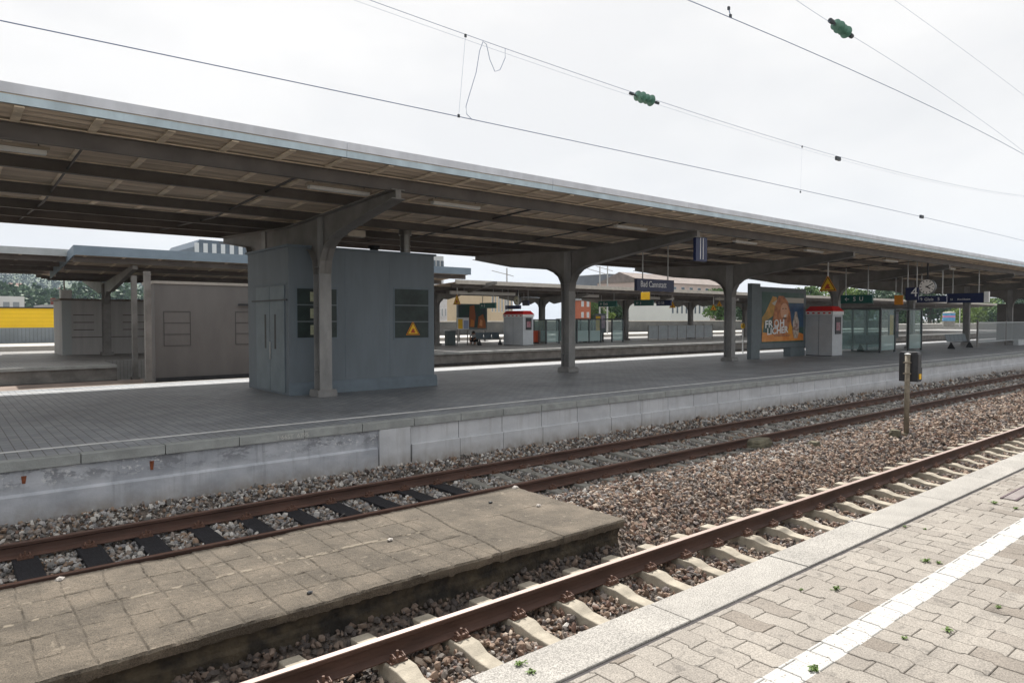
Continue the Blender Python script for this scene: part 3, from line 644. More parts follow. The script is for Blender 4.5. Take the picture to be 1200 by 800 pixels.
def fascia(y, s, x0, x1, zb, mats, root, seg=4.85):
    x = x0
    while x < x1 - .1:
        xe = min(x + seg, x1); mb = MB()
        mb.box((x + .004, y, zb + .128), (xe - .004, y + s * .05, zb + .262)); mb.box((x + .004, y + s * .012, zb), (xe - .004, y + s * .045, zb + .112), 1); mb.box((x, y + s * .03, zb + .06), (xe, y + s * .052, zb + .2), 2)
        part(mb, 'fascia', mats, root); x = xe
fascia(EN, 1, CX0, CX1, 2.788, [M_fasc, M_fasc2, M_batten], can)
fascia(EFR, -1, CX0, CX1, 2.66, [M_fasc, M_fasc2, M_batten], can)
PURL = [11.95, 13.85, 16.05, 18.2, 20.35, 22.3]
for i, y in enumerate(PURL):
    zt = zroof(y) - .022; h = .235 if i in (0, 5) else .20; mb = MB()
    mb.box((CX0, y - .008, zt - h + .01), (CX1, y + .008, zt - .012)); mb.box((CX0, y - .055, zt - h), (CX1, y + .055, zt - h + .01)); mb.box((CX0, y - .055, zt - .012), (CX1, y + .055, zt - .001))
    part(mb, 'purlin', M_purlin, can)
    if i < 4: part(MB().tube([(CX0, y - .075, zt + .012), (CX1, y - .075, zt + .012)], .011, 6), 'conduit', M_batten, can)
x = .93 - 10 * .92
nb = 0
mb0 = MB()
for (ya, yb) in ((EN + .06, YC), (YC, EFR - .06)):
    mb0.prismX([(ya, zroof(ya) - .020), (yb, zroof(yb) - .020), (yb, zroof(yb) - .0015), (ya, zroof(ya) - .0015)], -.055, .055)
bat = mb0.build('batten', M_batten); bat.parent = can
bat.location = (x - can.location.x, -can.location.y, -can.location.z)
for i in range(1, 100):
    c_ = bat.copy(); col.objects.link(c_); c_.parent = can; c_.location = (x + i * .92 - can.location.x, -can.location.y, -can.location.z)
tie = MB(); tie.tube([(0, 11.95, 2.60), (0, 16.05, 2.45), (0, 17.1, 2.40), (0, 22.3, 2.60)], .022, 6)
tie = tie.build('tie_rod', M_dark); tie.parent = can
ties = [-5.4, -2.0, 1.8, 5.15, 10.9, 14.3] + [16.75 + 9.75 * k_ + d_ for k_ in range(7) for d_ in (3.9, 7.3)]
for i, xx in enumerate(ties):
    c_ = tie if i == 0 else tie.copy()
    if i: col.objects.link(c_); c_.parent = can
    c_.location = (xx - can.location.x, -can.location.y, -can.location.z)
# a cantilever frame: web plates with flanges, arms both ways
def frame_profile(yn, yf):
    """upper and lower outlines of the arms, yn/yf = outer faces of the near/far column"""
    near_low = [(11.85, 2.33), (13.65, 2.10), (15.4, 1.87), (yn - .75, 1.76), (yn - .42, 1.66), (yn - .18, 1.48), (yn - .05, 1.25), (yn, .95)] if yn > 16 else \
               [(11.85, 2.33), (12.9, 2.16), (yn - 1.0, 1.94), (yn - .55, 1.82), (yn - .22, 1.62), (yn - .05, 1.35), (yn, 1.05)]
    far_low = [(yf, .95), (yf + .05, 1.25), (yf + .18, 1.46), (yf + .42, 1.62), (yf + .75, 1.74), (20.0, 1.93 if yf < 18.5 else 2.02), (22.4, 2.36)]
    return near_low, far_low
ZT = lambda y: zroof(y) - .022 - .21
def frame(x, parent_thing, yc=YC, double=False):
    yn, yf = (15.15, 15.47) if double else (yc - .19, yc + .19)
    if double: yn2, yf2 = 18.75, 19.07
    fr = MB(); tw = .012; fwid = .15
    if not double:
        nl, fl = frame_profile(yn, yf); low = nl + fl
    else:
        nl, _ = frame_profile(yn, yf); _, fl = frame_profile(yn2, yf2)
        low = nl + [(yf, 1.05), (yf + .06, 1.35), (yf + .3, 1.62), (yf + .8, 1.70), (yn2 - .8, 1.70), (yn2 - .3, 1.62), (yn2 - .06, 1.35), (yn2, 1.05)] + fl
    up = [(y, ZT(y)) for y in (22.4, 20, 18.5, YC, 15.5, 13.5, 11.85)]
    # web as strips between the lower outline and the top line
    for i in range(len(low) - 1):
        (ya, za), (yb, zb) = low[i], low[i + 1]
        if abs(yb - ya) < 1e-4: continue
        fr.prismX([(ya, za), (yb, zb), (yb, ZT(yb)), (ya, ZT(ya))], x - tw, x + tw)
        d = Vector((yb - ya, zb - za)).normalized(); nn = Vector((-d.y, d.x)) * .018
        if abs(zb - za) < 3 and not (za < 1.06 and zb < 1.06):
            fr.prismX([(ya, za), (yb, zb), (yb + nn.x, zb + nn.y), (ya + nn.x, za + nn.y)], x - fwid, x + fwid)
    for i in range(len(up) - 1):
        (ya, za), (yb, zb) = up[i], up[i + 1]; fr.prismX([(ya, za - .018), (yb, zb - .018), (yb, zb), (ya, za)], x - fwid, x + fwid)
    fr.prismX([(11.845, 2.34), (11.865, 2.34), (11.865, ZT(11.85) - .02), (11.845, ZT(11.85) - .02)], x - .06, x + .06)
    arm = part(fr, 'cantilever_arm', M_steel, parent_thing)
    for (y0, y1) in ([(yn, yf), (yn2, yf2)] if double else [(yn, yf)]):
        c_ = MB(); ym = (y0 + y1) / 2
        c_.box((x - fwid, y0, ZP), (x + fwid, y0 + .02, 1.05 if double else .95)); c_.box((x - fwid, y1 - .02, ZP), (x + fwid, y1, 1.05 if double else .95))
        c_.box((x - .05, y0 + .021, ZP), (x + .05, y1 - .021, ZT(ym)))
        for z_ in (-1.2, .3, 1.2): c_.box((x - fwid + .01, y0 + .022, z_), (x + fwid - .01, y1 - .022, z_ + .012))
        co = part(c_, 'column', M_colp, parent_thing)
        sub(MB().prismX([(y0 - .09, ZP), (y1 + .09, ZP), (y1 + .09, ZP + .10), (y1 + .03, ZP + .17), (y0 - .03, ZP + .17), (y0 - .09, ZP + .10)], x - fwid - .09, x + fwid + .09), 'column_base', M_colp, co, parent_thing, bevel=.01)
frame(7.0, can, double=True)
for k_ in [-1] + list(range(1, 9)): frame(7.0 + 9.75 * k_, can)
# lamps under the canopy
M_lampb = mat('lamp_body', (.38, .33, .27), .5, .1, 5)
def canopy_lamp(x, y, z, ln, label):
    r_ = empty('ceiling_lamp', (x, y, z), label, 'lamp', 'strip lamps under the middle canopy')
    part(MB().box((x - ln / 2, y - .09, z - .02), (x + ln / 2, y + .09, z + .03)), 'housing', M_lampb, r_, bevel=.01)
    part(MB().prismX([(y - .08, z - .022), (y + .08, z - .022), (y + .055, z - .085), (y - .055, z - .085)], x - ln / 2 + .04, x + ln / 2 - .04), 'diffuser', M_white, r_, bevel=.012)
    mb = MB()
    for s in (-.4, .4): mb.tube([(x + s * ln, y, z + .03), (x + s * ln, y, zroof(y))], .01, 6)
    part(mb, 'hanger', M_purlin, r_)
for x, l in [(.75, 'strip lamp at the far left end of the canopy underside'), (6.2, 'brown stained strip lamp left of the first roof arm'), (9.0, 'pale strip lamp right of the first roof arm'), (14.9, 'small pale strip lamp left of the second column arm'),
             (20.6, 'strip lamp just behind the hanging black display'), (25.2, 'strip lamp over the large advertising poster'), (32, 'strip lamp above the yellow triangle sign'), (39, 'faint strip lamp near the round clock')]:
    canopy_lamp(x, 12.75, 2.575, 1.35, l)
# ---- the grey hut
M_hut = mat('hut_paint', (.148, .178, .203), .6, 0, 3.0, .10, 14, c2=(.172, .206, .235), stretch=(1, 1, .22), detail=8); M_hutd = mat('hut_door_paint', (.19, .235, .262), .55, .10, 2, .05, 12); M_trim = mat('hut_trim', (.15, .19, .225), .6, .1, 3)
HX0, HX1, HY0, HY1, HZ = 6.42, 10.47, 15.88, 18.6, 1.70
hut = empty('service_hut', (HX0, HY0, ZP), 'blue grey windowed service hut with a double door under the canopy', 'hut')
part(MB().box((HX0, HY0, ZP), (HX1, HY1, HZ)), 'wall', M_hut, hut)
mb = MB(); mb.prismX([(HY0 - .06, ZP + .002), (HY0, ZP + .002), (HY0, ZP + .30), (HY0 - .015, ZP + .29), (HY0 - .06, ZP + .20)], HX0 - .02, HX1 + .06); mb.box((HX1, HY0, ZP + .003), (HX1 + .06, HY1, ZP + .25)); part(mb, 'plinth', M_trim, hut)
ro = part(MB().prismX([(HY0 - .05, HZ + .001), (HY1 + .05, HZ + .001), (HY1 + .05, HZ + .05), (HY0 - .05, HZ + .05)], HX0 - .05, HX1 + .05), 'roof', M_trim, hut)
# seams on the long side
mb = MB()
for x in (7.85, 9.1): mb.box((x, HY0 - .004, ZP + .31), (x + .012, HY0 - .001, HZ - .01))
mb.box((HX0, HY0 - .0035, -.78), (HX1, HY0 - .0008, -.772)); part(mb, 'panel_seam', M_trim, hut)
M_pane = mat('hut_pane', (.035, .05, .048), .35, .3, 2.5, spec=.25); M_bar = mat('hut_window_bar', (.17, .20, .215), .5); M_lit = mat('pane_sticker', (.40, .42, .28), .6, .3, 9)
def hut_window(xa, xb, zt, zb, sticker):
    f = part(MB().box((xa - .035, HY0 - .012, zb - .035), (xb + .035, HY0 - .001, zt + .035)), 'window', M_trim, hut)
    h = (zt - zb) / 3
    for i in range(3):
        z0 = zb + i * h
        sub(MB().box((xa, HY0 - .016, z0 + .012), (xb, HY0 - .0125, z0 + h - .012)), 'pane', M_pane, f, hut)
        if i < 2: sub(MB().box((xa, HY0 - .03, z0 + h - .012), (xb, HY0 - .0125, z0 + h + .012)), 'glazing_bar', M_bar, f, hut)
        if sticker: sub(MB().box((xa + .32, HY0 - .020, z0 + h * .2), (xa + .58, HY0 - .0165, z0 + h * .78)), 'sheet_in_window', M_lit, f, hut)
hut_window(6.62, 7.62, .74, -.45, True); hut_window(9.25, 10.28, .80, -.50, False)
def tri_sign(cx, cz, y, s, root, parent=None):
    p = parent or root
    h = s * .866
    T = lambda k, dz=0: [(cx - s / 2 * k, cz - h / 3 * k + dz), (cx + s / 2 * k, cz - h / 3 * k + dz), (cx, cz + 2 * h / 3 * k + dz)]
    a_ = sub(MB().prismY(T(1.0), y - .008, y), 'sign_board', M_orange, p, root)
    sub(MB().prismY(T(.88), y - .011, y - .0085), 'sign_border', M_black, p, root); sub(MB().prismY(T(.76), y - .014, y - .0115), 'sign_face', M_yellow, p, root)
    mb = MB(); mb.prismY([(cx - s * .16, cz - .10 * s), (cx - s * .02, cz + .12 * s), (cx + s * .12, cz + .06 * s), (cx + s * .06, cz), (cx + s * .16, cz - .08 * s), (cx + s * .1, cz - .17 * s), (cx - s * .05, cz - .13 * s), (cx - s * .1, cz - .19 * s)], y - .017, y - .0145); sub(mb, 'sign_symbol', mat('symbol_red', (.45, .06, .02), .5), p, root)
tw_ = onY(484, 387, HY0 - .03); st = empty('warning_sign', (tw_.x, HY0 - .03, tw_.z), 'yellow triangular warning sign stuck on the right window of the grey hut', 'sign')
tri_sign(tw_.x, tw_.z, HY0 - .022, .42, st)
# doors on the left end
def door_leaf(y0, y1):
    d = part(MB().box((HX0 - .03, y0, ZP + .06), (HX0 - .002, y1, .80)), 'door', M_hutd, hut, bevel=.004); return d
d1 = door_leaf(HY0 + .22, HY0 + 1.13); d2 = door_leaf(HY0 + 1.15, HY0 + 2.06)
for d, y in ((d1, HY0 + .78), (d2, HY0 + 1.42)): sub(MB().box((HX0 - .034, y - .05, -.72), (HX0 - .0305, y + .05, .12)), 'door_window', M_dark, d, hut)
sub(MB().box((HX0 - .055, HY0 + 1.06, -.98), (HX0 - .031, HY0 + 1.10, -.55)), 'door_handle', M_galv, d1, hut, bevel=.005)
part(MB().box((HX0 - .06, HY0 + .02, .44), (HX0 - .035, HY0 + 2.3, .475)), 'locking_bar', M_dark, hut)
part(MB().box((HX0 - .012, HY0 + .1, .84), (HX0 - .001, HY0 + 2.2, .86)), 'door_lintel', M_trim, hut)
vp = empty('vent_pipe', (10.25, 17.0, 1.75), 'shiny silver vent pipe rising from the hut roof to the canopy', 'vent pipe')
mb = MB(); mb.tube([(10.25, 17, 1.75), (10.25, 17, 2.35)], .14, 18); mb.tube([(10.25, 17, 2.35), (10.25, 17, 2.54)], .18, 18); part(mb, 'pipe', mat('pipe_metal', (.34, .34, .33), .35, .1, 5, metal=.7), vp, smooth=False)
vs_ = []
for z_ in (1.82, 1.93, 2.05): part(MB().tube([(10.25, 17, z_), (10.25, 17, z_ + .02)], .155, 18), 'pipe_ring', M_galv, vp)
v2 = empty('vent_pipe', (9.6, 17.6, 1.75), 'short dark vent stub on the hut roof left of the silver pipe', 'vent pipe'); part(MB().tube([(9.6, 17.6, 1.75), (9.6, 17.6, 2.0)], .12, 14), 'pipe', M_dark, v2); part(MB().tube([(9.6, 17.6, 2.0), (9.6, 17.6, 2.06)], .17, 14), 'pipe_cap', M_dark, v2)
# small loudspeaker by the first arm
lp = onY(418, 274, 14.9); ls = empty('loudspeaker', lp, 'pale boxy loudspeaker hanging beside the first roof arm', 'loudspeaker')
part(MB().prismX([(14.8, lp.z - .08), (15.0, lp.z - .08), (15.05, lp.z + .08), (14.8, lp.z + .08)], lp.x - .28, lp.x + .18), 'cabinet', M_lampb, ls, bevel=.01)
part(MB().tube([(lp.x - .1, 14.9, lp.z + .08), (lp.x - .1, 14.9, zroof(14.9))], .012, 6), 'hanger', M_galv, ls)

# ---- things hanging from / standing on the middle platform
def hang_rods(xs_, y, z0, root):
    for x in xs_: part(MB().tube([(x, y, z0), (x, y, zroof(y) - .02)], .022, 8), 'hanger', M_galv, root)
# station name sign
ys_ = 15.0; a_ = onY(746.5, 326, ys_); c_ = onY(790, 341.5, ys_)
sn = empty('station_sign', ((a_.x + c_.x) / 2, ys_, c_.z), 'navy station name sign reading Bad Cannstatt hanging from the canopy', 'sign')
zt_, zb_ = (a_.z + onY(790, 328.5, ys_).z) / 2, (c_.z + onY(746.5, 341.5, ys_).z) / 2
part(MB().box((a_.x, ys_, zb_), (c_.x, ys_ + .12, zt_)), 'sign_board', M_navy, sn, bevel=.01)
wsg = c_.x - a_.x
text_mesh('lettering', 'Bad Cannstatt', (zt_ - zb_) * .70, (a_.x + wsg * .09, ys_ - .002, zb_ + (zt_ - zb_) * .34), (1, 0, 0), (0, 0, 1), M_textw, sn, sx=wsg * .72 / ((zt_ - zb_) * .70 * 5.95))
hang_rods((a_.x + .18 * wsg, a_.x + .86 * wsg), ys_ + .06, zt_, sn)
# black display at the arm tip of the second column
dsp = empty('hanging_display', (16.95, 11.9, 1.6), 'narrow black hanging display with two white stripes below the canopy edge', 'display')
a_ = onY(814, 277, 11.95); c_ = onY(827, 307, 11.95)
part(MB().box((a_.x, 11.9, c_.z), (c_.x, 12.0, a_.z)), 'case', M_navy, dsp, bevel=.01)
mb = MB(); wx = c_.x - a_.x
for f_ in (.38, .62): mb.box((a_.x + wx * f_ - .012, 11.893, c_.z + .06), (a_.x + wx * f_ + .012, 11.8985, a_.z - .03))
part(mb, 'white_stripe', M_textw, dsp); part(MB().tube([((a_.x + c_.x) / 2, 12.0, a_.z), ((a_.x + c_.x) / 2, 12.0, 2.55)], .03, 8), 'hanger', M_galv, dsp)
# advertising billboard
YBB = 17.3
pA = onZ(876, 419, ZP); a_ = onY(889, 331, YBB); c_ = onY(944, 406, YBB)
bb = empty('advertising_billboard', (a_.x, YBB, ZP), 'large framed advertising poster of a laughing woman on grey posts', 'billboard')
M_bbf = mat('billboard_frame', (.13, .16, .175), .5, .08, 3)
px0 = onY(880, 400, YBB - .1).x; part(MB().box((px0, YBB - .12, ZP), (a_.x - .03, YBB + .10, 1.62)), 'pylon', M_bbf, bb, bevel=.01)
zt_ = 1.50; zb_ = onY(889, 409, YBB).z
part(MB().box((a_.x, YBB, zb_), (c_.x, YBB + .22, zt_)), 'cabinet', M_bbf, bb, bevel=.02)
W_ = c_.x - a_.x; H_ = zt_ - zb_; u0, v0 = a_.x + W_ * .07, zb_ + H_ * .09; uw, vh = W_ * .87, H_ * .83
P_ = lambda u, v: (u0 + uw * u, v0 + vh * v)
def poster(pts, k, c, name='poster_shape', rough=.4, c2=None, vs=2.):
    return part(MB().prismY([P_(*p) for p in pts], YBB - .002 - .0025 * k, YBB - .0005 - .0025 * (k - 1)), name, mat('poster_%d_%d_%d' % tuple(int(q_ * 999) for q_ in c), c, rough, c2=c2, vscale=vs), bb)
poster([(0, 0), (1, 0), (1, 1), (0, 1)], 1, (.02, .075, .05), 'poster', c2=(.05, .11, .10))
poster([(.62, .35), (1, .30), (1, .80), (.62, .78)], 2, (.03, .07, .14), c2=(.05, .12, .22))
poster([(0, .03), (1, .03), (1, .16), (.7, .25), (.45, .14), (0, .22)], 3, (.62, .20, .03), c2=(.75, .34, .08))
poster([(0, .12), (.06, .42), (.28, .55), (.34, .9), (.24, .92), (.08, .6), (0, .5)], 3, (.22, .16, .03), c2=(.60, .30, .05))
poster([(.22, .78), (.42, .90), (1, .90), (1, .80), (.5, .80), (.28, .74)], 4, (.50, .46, .40))
hair = [(.28, .12), (.24, .45), (.30, .75), (.38, .93), (.50, .93), (.60, .82), (.66, .60), (.70, .35), (.66, .12)]
poster(hair, 5, (.30, .09, .03), c2=(.60, .24, .08), vs=4)
fc = [(.52 + .10 * math.cos(q_), .63 + .165 * math.sin(q_)) for q_ in np.linspace(0, 6.28, 20)[:-1]]
poster(fc, 6, (.66, .36, .22)); poster([(.50, .55), (.57, .57), (.56, .52), (.52, .50)], 7, (.75, .70, .66)); poster([(.44, .30), (.60, .28), (.58, .5), (.47, .5)], 6, (.48, .22, .13))
poster([(.46, .68), (.50, .69), (.50, .675), (.46, .67)], 7, (.06, .02, .01)); poster([(.53, .69), (.57, .68), (.57, .67), (.53, .675)], 7, (.06, .02, .01))
bot = [(.76, .08), (.73, .20), (.73, .42), (.77, .55), (.78, .62), (.83, .62), (.84, .55), (.88, .42), (.88, .20), (.85, .08)]
poster(bot, 6, (.30, .22, .16), c2=(.70, .62, .55), vs=9); poster([(.74, .24), (.87, .24), (.87, .38), (.74, .38)], 7, (.20, .07, .06), c2=(.6, .5, .45), vs=9)
poster([(.60, .18), (.66, .42), (.72, .30), (.70, .16)], 6, (.70, .32, .03))
for s_t, u_, v_, sz in (('FR', .06, .30, .165), ('H', .40, .325, .165), ('LICHER', .11, .165, .15)):
    q_ = P_(u_, v_); text_mesh('slogan', s_t, vh * sz * 1.2, (q_[0], YBB - .023, q_[1]), (1, 0, .05), (0, 0, 1), M_textw, bb, bold=.012, sx=1.35)
ring = MB(); cc = P_(.325, .375)
ring.tube([(cc[0] + vh * .075 * math.cos(q_), YBB - .024, cc[1] + vh * .075 * math.sin(q_)) for q_ in np.linspace(0, 2 * math.pi, 19)], vh * .016, 6, cap=False)
ring.tube([(cc[0] + vh * .06 * math.cos(q_), YBB - .024, cc[1] + vh * .042 * math.sin(q_)) for q_ in np.linspace(math.pi * 1.1, 2 * math.pi * .95, 8)], vh * .012, 6)
part(ring, 'slogan_ring', M_textw, bb)
part(MB().box((c_.x - 1.5, YBB - .02, ZP), (c_.x - .1, YBB + .35, zb_ - .002)), 'plinth', M_bbf, bb, bevel=.01)
# vending kiosks (white cabinets with a red cap)
def kiosk(corner, yback, xr, ztop, label, zc=None):
    x0, y0 = corner; k_ = empty('vending_kiosk', (x0, y0, ZP), label, 'vending kiosk')
    capz = ztop - .42
    part(MB().box((x0, y0, ZP + .03), (xr, yback, capz)), 'cabinet', mat('kiosk_white', (.47, .50, .53), .45, .06, 2), k_, bevel=.01)
    mb = MB(); ym = (y0 + yback) / 2; mb.box((x0 - .006, ym - .01, ZP + .05), (x0 - .001, ym + .01, capz)); part(mb, 'door_gap', M_trim, k_)
    part(MB().box((x0 - .04, y0 - .04, capz + .001), (xr + .04, yback + .04, capz + .17)), 'band', M_white, k_)
    d = .14; part(MB().add([(x0 - .05, y0 - .05, capz + .172), (xr + .05, y0 - .05, capz + .172), (xr + .05, yback + .05, capz + .172), (x0 - .05, yback + .05, capz + .172), (x0 + d, y0 + d, ztop), (xr - d, y0 + d, ztop), (xr - d, yback - d, ztop), (x0 + d, yback - d, ztop)],
         [(0, 3, 2, 1), (4, 5, 6, 7), (0, 1, 5, 4), (1, 2, 6, 5), (2, 3, 7, 6), (3, 0, 4, 7)]), 'cap', M_red, k_)
    mb = MB(); n_ = 5
    for i in range(n_):
        yy = y0 + (yback - y0) * (i + .25) / n_; mb.box((x0 - .045, yy, capz + .05), (x0 - .0405, yy + (yback - y0) * .09, capz + .12))
    part(mb, 'band_emblem', M_red, k_)
    w_ = xr - x0; f = part(MB().box((x0 + w_ * .25, y0 - .035, -.72), (xr - w_ * .2, y0 - .002, .02 + (capz + .1) * .3)), 'display_window', M_dark, k_)
    sub(MB().box((x0 + w_ * .32, y0 - .039, -.55), (xr - w_ * .3, y0 - .0355, -.15)), 'goods', mat('goods_mix', (.30, .05, .06), .5, c2=(.35, .3, .35), vscale=14), f, k_)
    part(MB().box((x0 + .02, y0 + .02, ZP), (xr - .02, yback - .02, ZP + .03)), 'foot', M_dark, k_)
    return k_
kc = onZ(975, 417.5, ZP); kx = onY(987, 400, kc.y).x; kb = kc.x * math.tan(YAW - math.atan((944 - 600) / FPX))
kiosk((kc.x, kc.y), kb, kx, onY(975, 358.5, kc.y).z, 'white vending kiosk with a red cap beside the big advertising poster')
# hanging warning triangle
def hang_tri(px, py, y, wpx, label, rz=None):
    X0 = y / tanat(px); p = onX(px, py, X0); w_ = abs(onX(px - wpx / 2, py, X0).y - onX(px + wpx / 2, py, X0).y); r_ = empty('warning_sign', (0, 0, 0), label, 'sign')
    tri_sign(0, 0, 0, w_, r_); MB().tube([(0, .02, 0), (0, .02, (rz if rz is not None else zroof(y)) - p.z)], .03, 8).build('hanger', M_white, r_)
    r_.location = p; r_.rotation_euler = (0, 0, R(-90)); return r_
hang_tri(970, 335, 14.6, 21, 'yellow warning triangle hanging from the canopy above the red topped kiosk')
# glass shelter
def shelter(x0, x1, y0, y1, ztop, label, posters=(), npan=3, bench=True):
    r_ = empty('glass_shelter', (x0, y0, ZP), label, 'shelter'); nP = npan
    M_sp = mat('shelter_post', (.07, .08, .085), .5, .1, 4)
    for i in range(nP + 1):
        x = x0 + (x1 - x0) * i / nP
        for y in (y0, y1): part(MB().box((x - .05, y - .05, ZP), (x + .05, y + .05, ztop)), 'post', M_sp, r_)
        part(MB().box((x - .03, y0 + .051, ztop - .08), (x + .03, y1 - .051, ztop)), 'top_rail', M_sp, r_)
    for i in range(nP):
        xa = x0 + (x1 - x0) * i / nP + .055; xb = x0 + (x1 - x0) * (i + 1) / nP - .055
        if not (nP > 1 and i == nP // 2): part(MB().box((xa, y0 - .006, ZP + .95), (xb, y0 + .006, ztop - .1)), 'glass_pane', M_glass, r_); part(MB().box((xa, y0 - .006, ZP + .12), (xb, y0 + .006, ZP + .94)), 'frosted_pane', M_frost, r_)
        part(MB().box((xa, y1 - .006, ZP + .95), (xb, y1 + .006, ztop - .1)), 'glass_pane', M_glass, r_); part(MB().box((xa, y1 - .006, ZP + .12), (xb, y1 + .006, ZP + .94)), 'frosted_pane', M_frost, r_)
        part(MB().box((xa, y0 - .02, ztop - .098), (xb, y0 + .02, ztop - .04)), 'top_rail', M_sp, r_)
    part(MB().box((x0 - .004, y0 + .06, ZP + .12), (x0 + .006, y1 - .06, ztop - .1)), 'glass_pane', M_glass, r_)
    for (fx, c) in posters:
        x = x0 + (x1 - x0) * fx; w_ = (x1 - x0) * .12
        b_ = empty('timetable_board', (x, y0 + .9, ZP), label.split(' ')[0] + ' timetable board with yellow sheet inside the shelter near ' + ('the post ' if fx < .5 else 'the end ') + str(label.split(' ')[-2]) + ' ' + str(label.split(' ')[-1]), 'board')
        part(MB().box((x - w_, y0 + .9, ZP + .7), (x + w_, y0 + .96, .45)), 'board', M_bbf, b_)
        part(MB().box((x - w_ * .85, y0 + .89, ZP + .9), (x, y0 + .898, .25)), 'yellow_sheet', M_yellow, b_); part(MB().box((x + w_ * .1, y0 + .89, ZP + 1.1), (x + w_ * .85, y0 + .898, .30)), 'blue_sheet', mat('map_sheet', (.25, .20, .32), .5, c2=(.5, .45, .5), vscale=5), b_)
        for s in (-1, 1): part(MB().box((x + s * w_ * .7 - .02, y0 + .961, ZP), (x + s * w_ * .7 + .02, y0 + .99, .40)), 'leg', M_sp, b_)
    return r_
def bench(x0, x1, y, label, zb=ZP, back=True):
    r_ = empty('mesh_bench', ((x0 + x1) / 2, y, zb), label, 'bench')
    mb = MB(); n_ = max(2, int((x1 - x0) / .6))
    for i in range(n_):
        xa = x0 + (x1 - x0) * i / n_ + .02; xb = x0 + (x1 - x0) * (i + 1) / n_ - .02
        mb.prismX([(y - .24, zb + .45), (y + .20, zb + .42), (y + .26, zb + .55), (y + .33, zb + .88), (y + .31, zb + .88), (y + .235, zb + .55), (y + .19, zb + .435), (y - .24, zb + .468)], xa, xb)
    part(mb, 'seat', M_grille, r_); part(MB().box((x0, y - .02, zb + .36), (x1, y + .04, zb + .41)), 'beam', M_dark, r_)
    for x in (x0 + .15, x1 - .15): part(MB().prismX([(y - .2, zb), (y + .2, zb), (y + .2, zb + .04), (y + .04, zb + .36), (y - .02, zb + .36), (y - .2, zb + .04)], x - .03, x + .03), 'leg', M_dark, r_)
    return r_
sL = onZ(992, 411, ZP); sR = onZ(1083, 410.5, ZP)
shelter(39.0, 44.6, 16.0, 18.3, .62, 'open glass waiting shelter with frosted lower panes past the kiosk', posters=((.72, 0),))
bench(40.2, 43.4, 17.6, 'dark mesh bench inside the glass shelter past the kiosk')
# green and blue hanging boards on platform 1
def hang_board(px0, px1, py0, py1, y, m, label, txt='', depth=.14, roofz=None, tc_=None, name='hanging_sign', white_end=False, tscale=.5, tx=.1):
    """a board facing along the platform, towards -X; built facing -Y about its own foot, then turned"""
    X0 = y / tanat((px0 + px1) / 2); a_ = onX(px0, py0, X0); c_ = onX(px1, py1, X0); W = a_.y - c_.y; zt = a_.z; zb = c_.z; yc_ = (a_.y + c_.y) / 2
    r_ = empty(name, (X0, yc_, zb), label, 'sign'); h = zt - zb
    MB().box((-W / 2, 0, 0), (W / 2, depth, h)).build('sign_board', m, r_, bevel=.01)
    if txt:
        lo = r_.location.copy(); r_.location = (0, 0, 0); text_mesh('lettering', txt, h * tscale * 1.4, (-W / 2 + W * tx, -.003, h * .28), (1, 0, 0), (0, 0, 1), tc_ or M_textw, r_); r_.location = lo
    rz = (roofz if roofz is not None else zroof(yc_)) - zb
    for f_ in (-.35, .35): MB().tube([(W * f_, depth / 2, h), (W * f_, depth / 2, rz)], .025, 6).build('hanger', M_galv, r_)
    if white_end: MB().box((W / 2 + .003, -.02, 0), (W / 2 + .22, depth, h + .06)).build('end_cap', M_white, r_)
    r_.rotation_euler = (0, 0, R(-90)); return r_
hang_board(985, 1022, 346, 355, 15.2, M_green, 'dark green exit sign board hanging right of the hanging warning triangle', '\u2190  S  U', tx=.12)
hang_board(1074, 1109, 347, 354, 12.9, M_navy, 'thin dark blue destination board right of the platform number', '\u2191 Gleis   5', tx=.10, tscale=.45)
hang_board(1109.5, 1153, 344, 354.5, 12.9, M_navy, 'wide navy train display with a white end cap', 'S1     Kirchheim', tx=.10, tscale=.20, white_end=True)
n4 = hang_board(1061, 1076, 337, 351.5, 12.9, M_navy, 'dark blue platform number sign showing a white 4', '4', depth=.10, name='platform_number', tscale=.74, tx=.42)
hb = hang_board(1048, 1058, 346, 357, 15.6, M_orange, 'orange square notice hanging left of the platform number', '', depth=.06, name='notice_board')
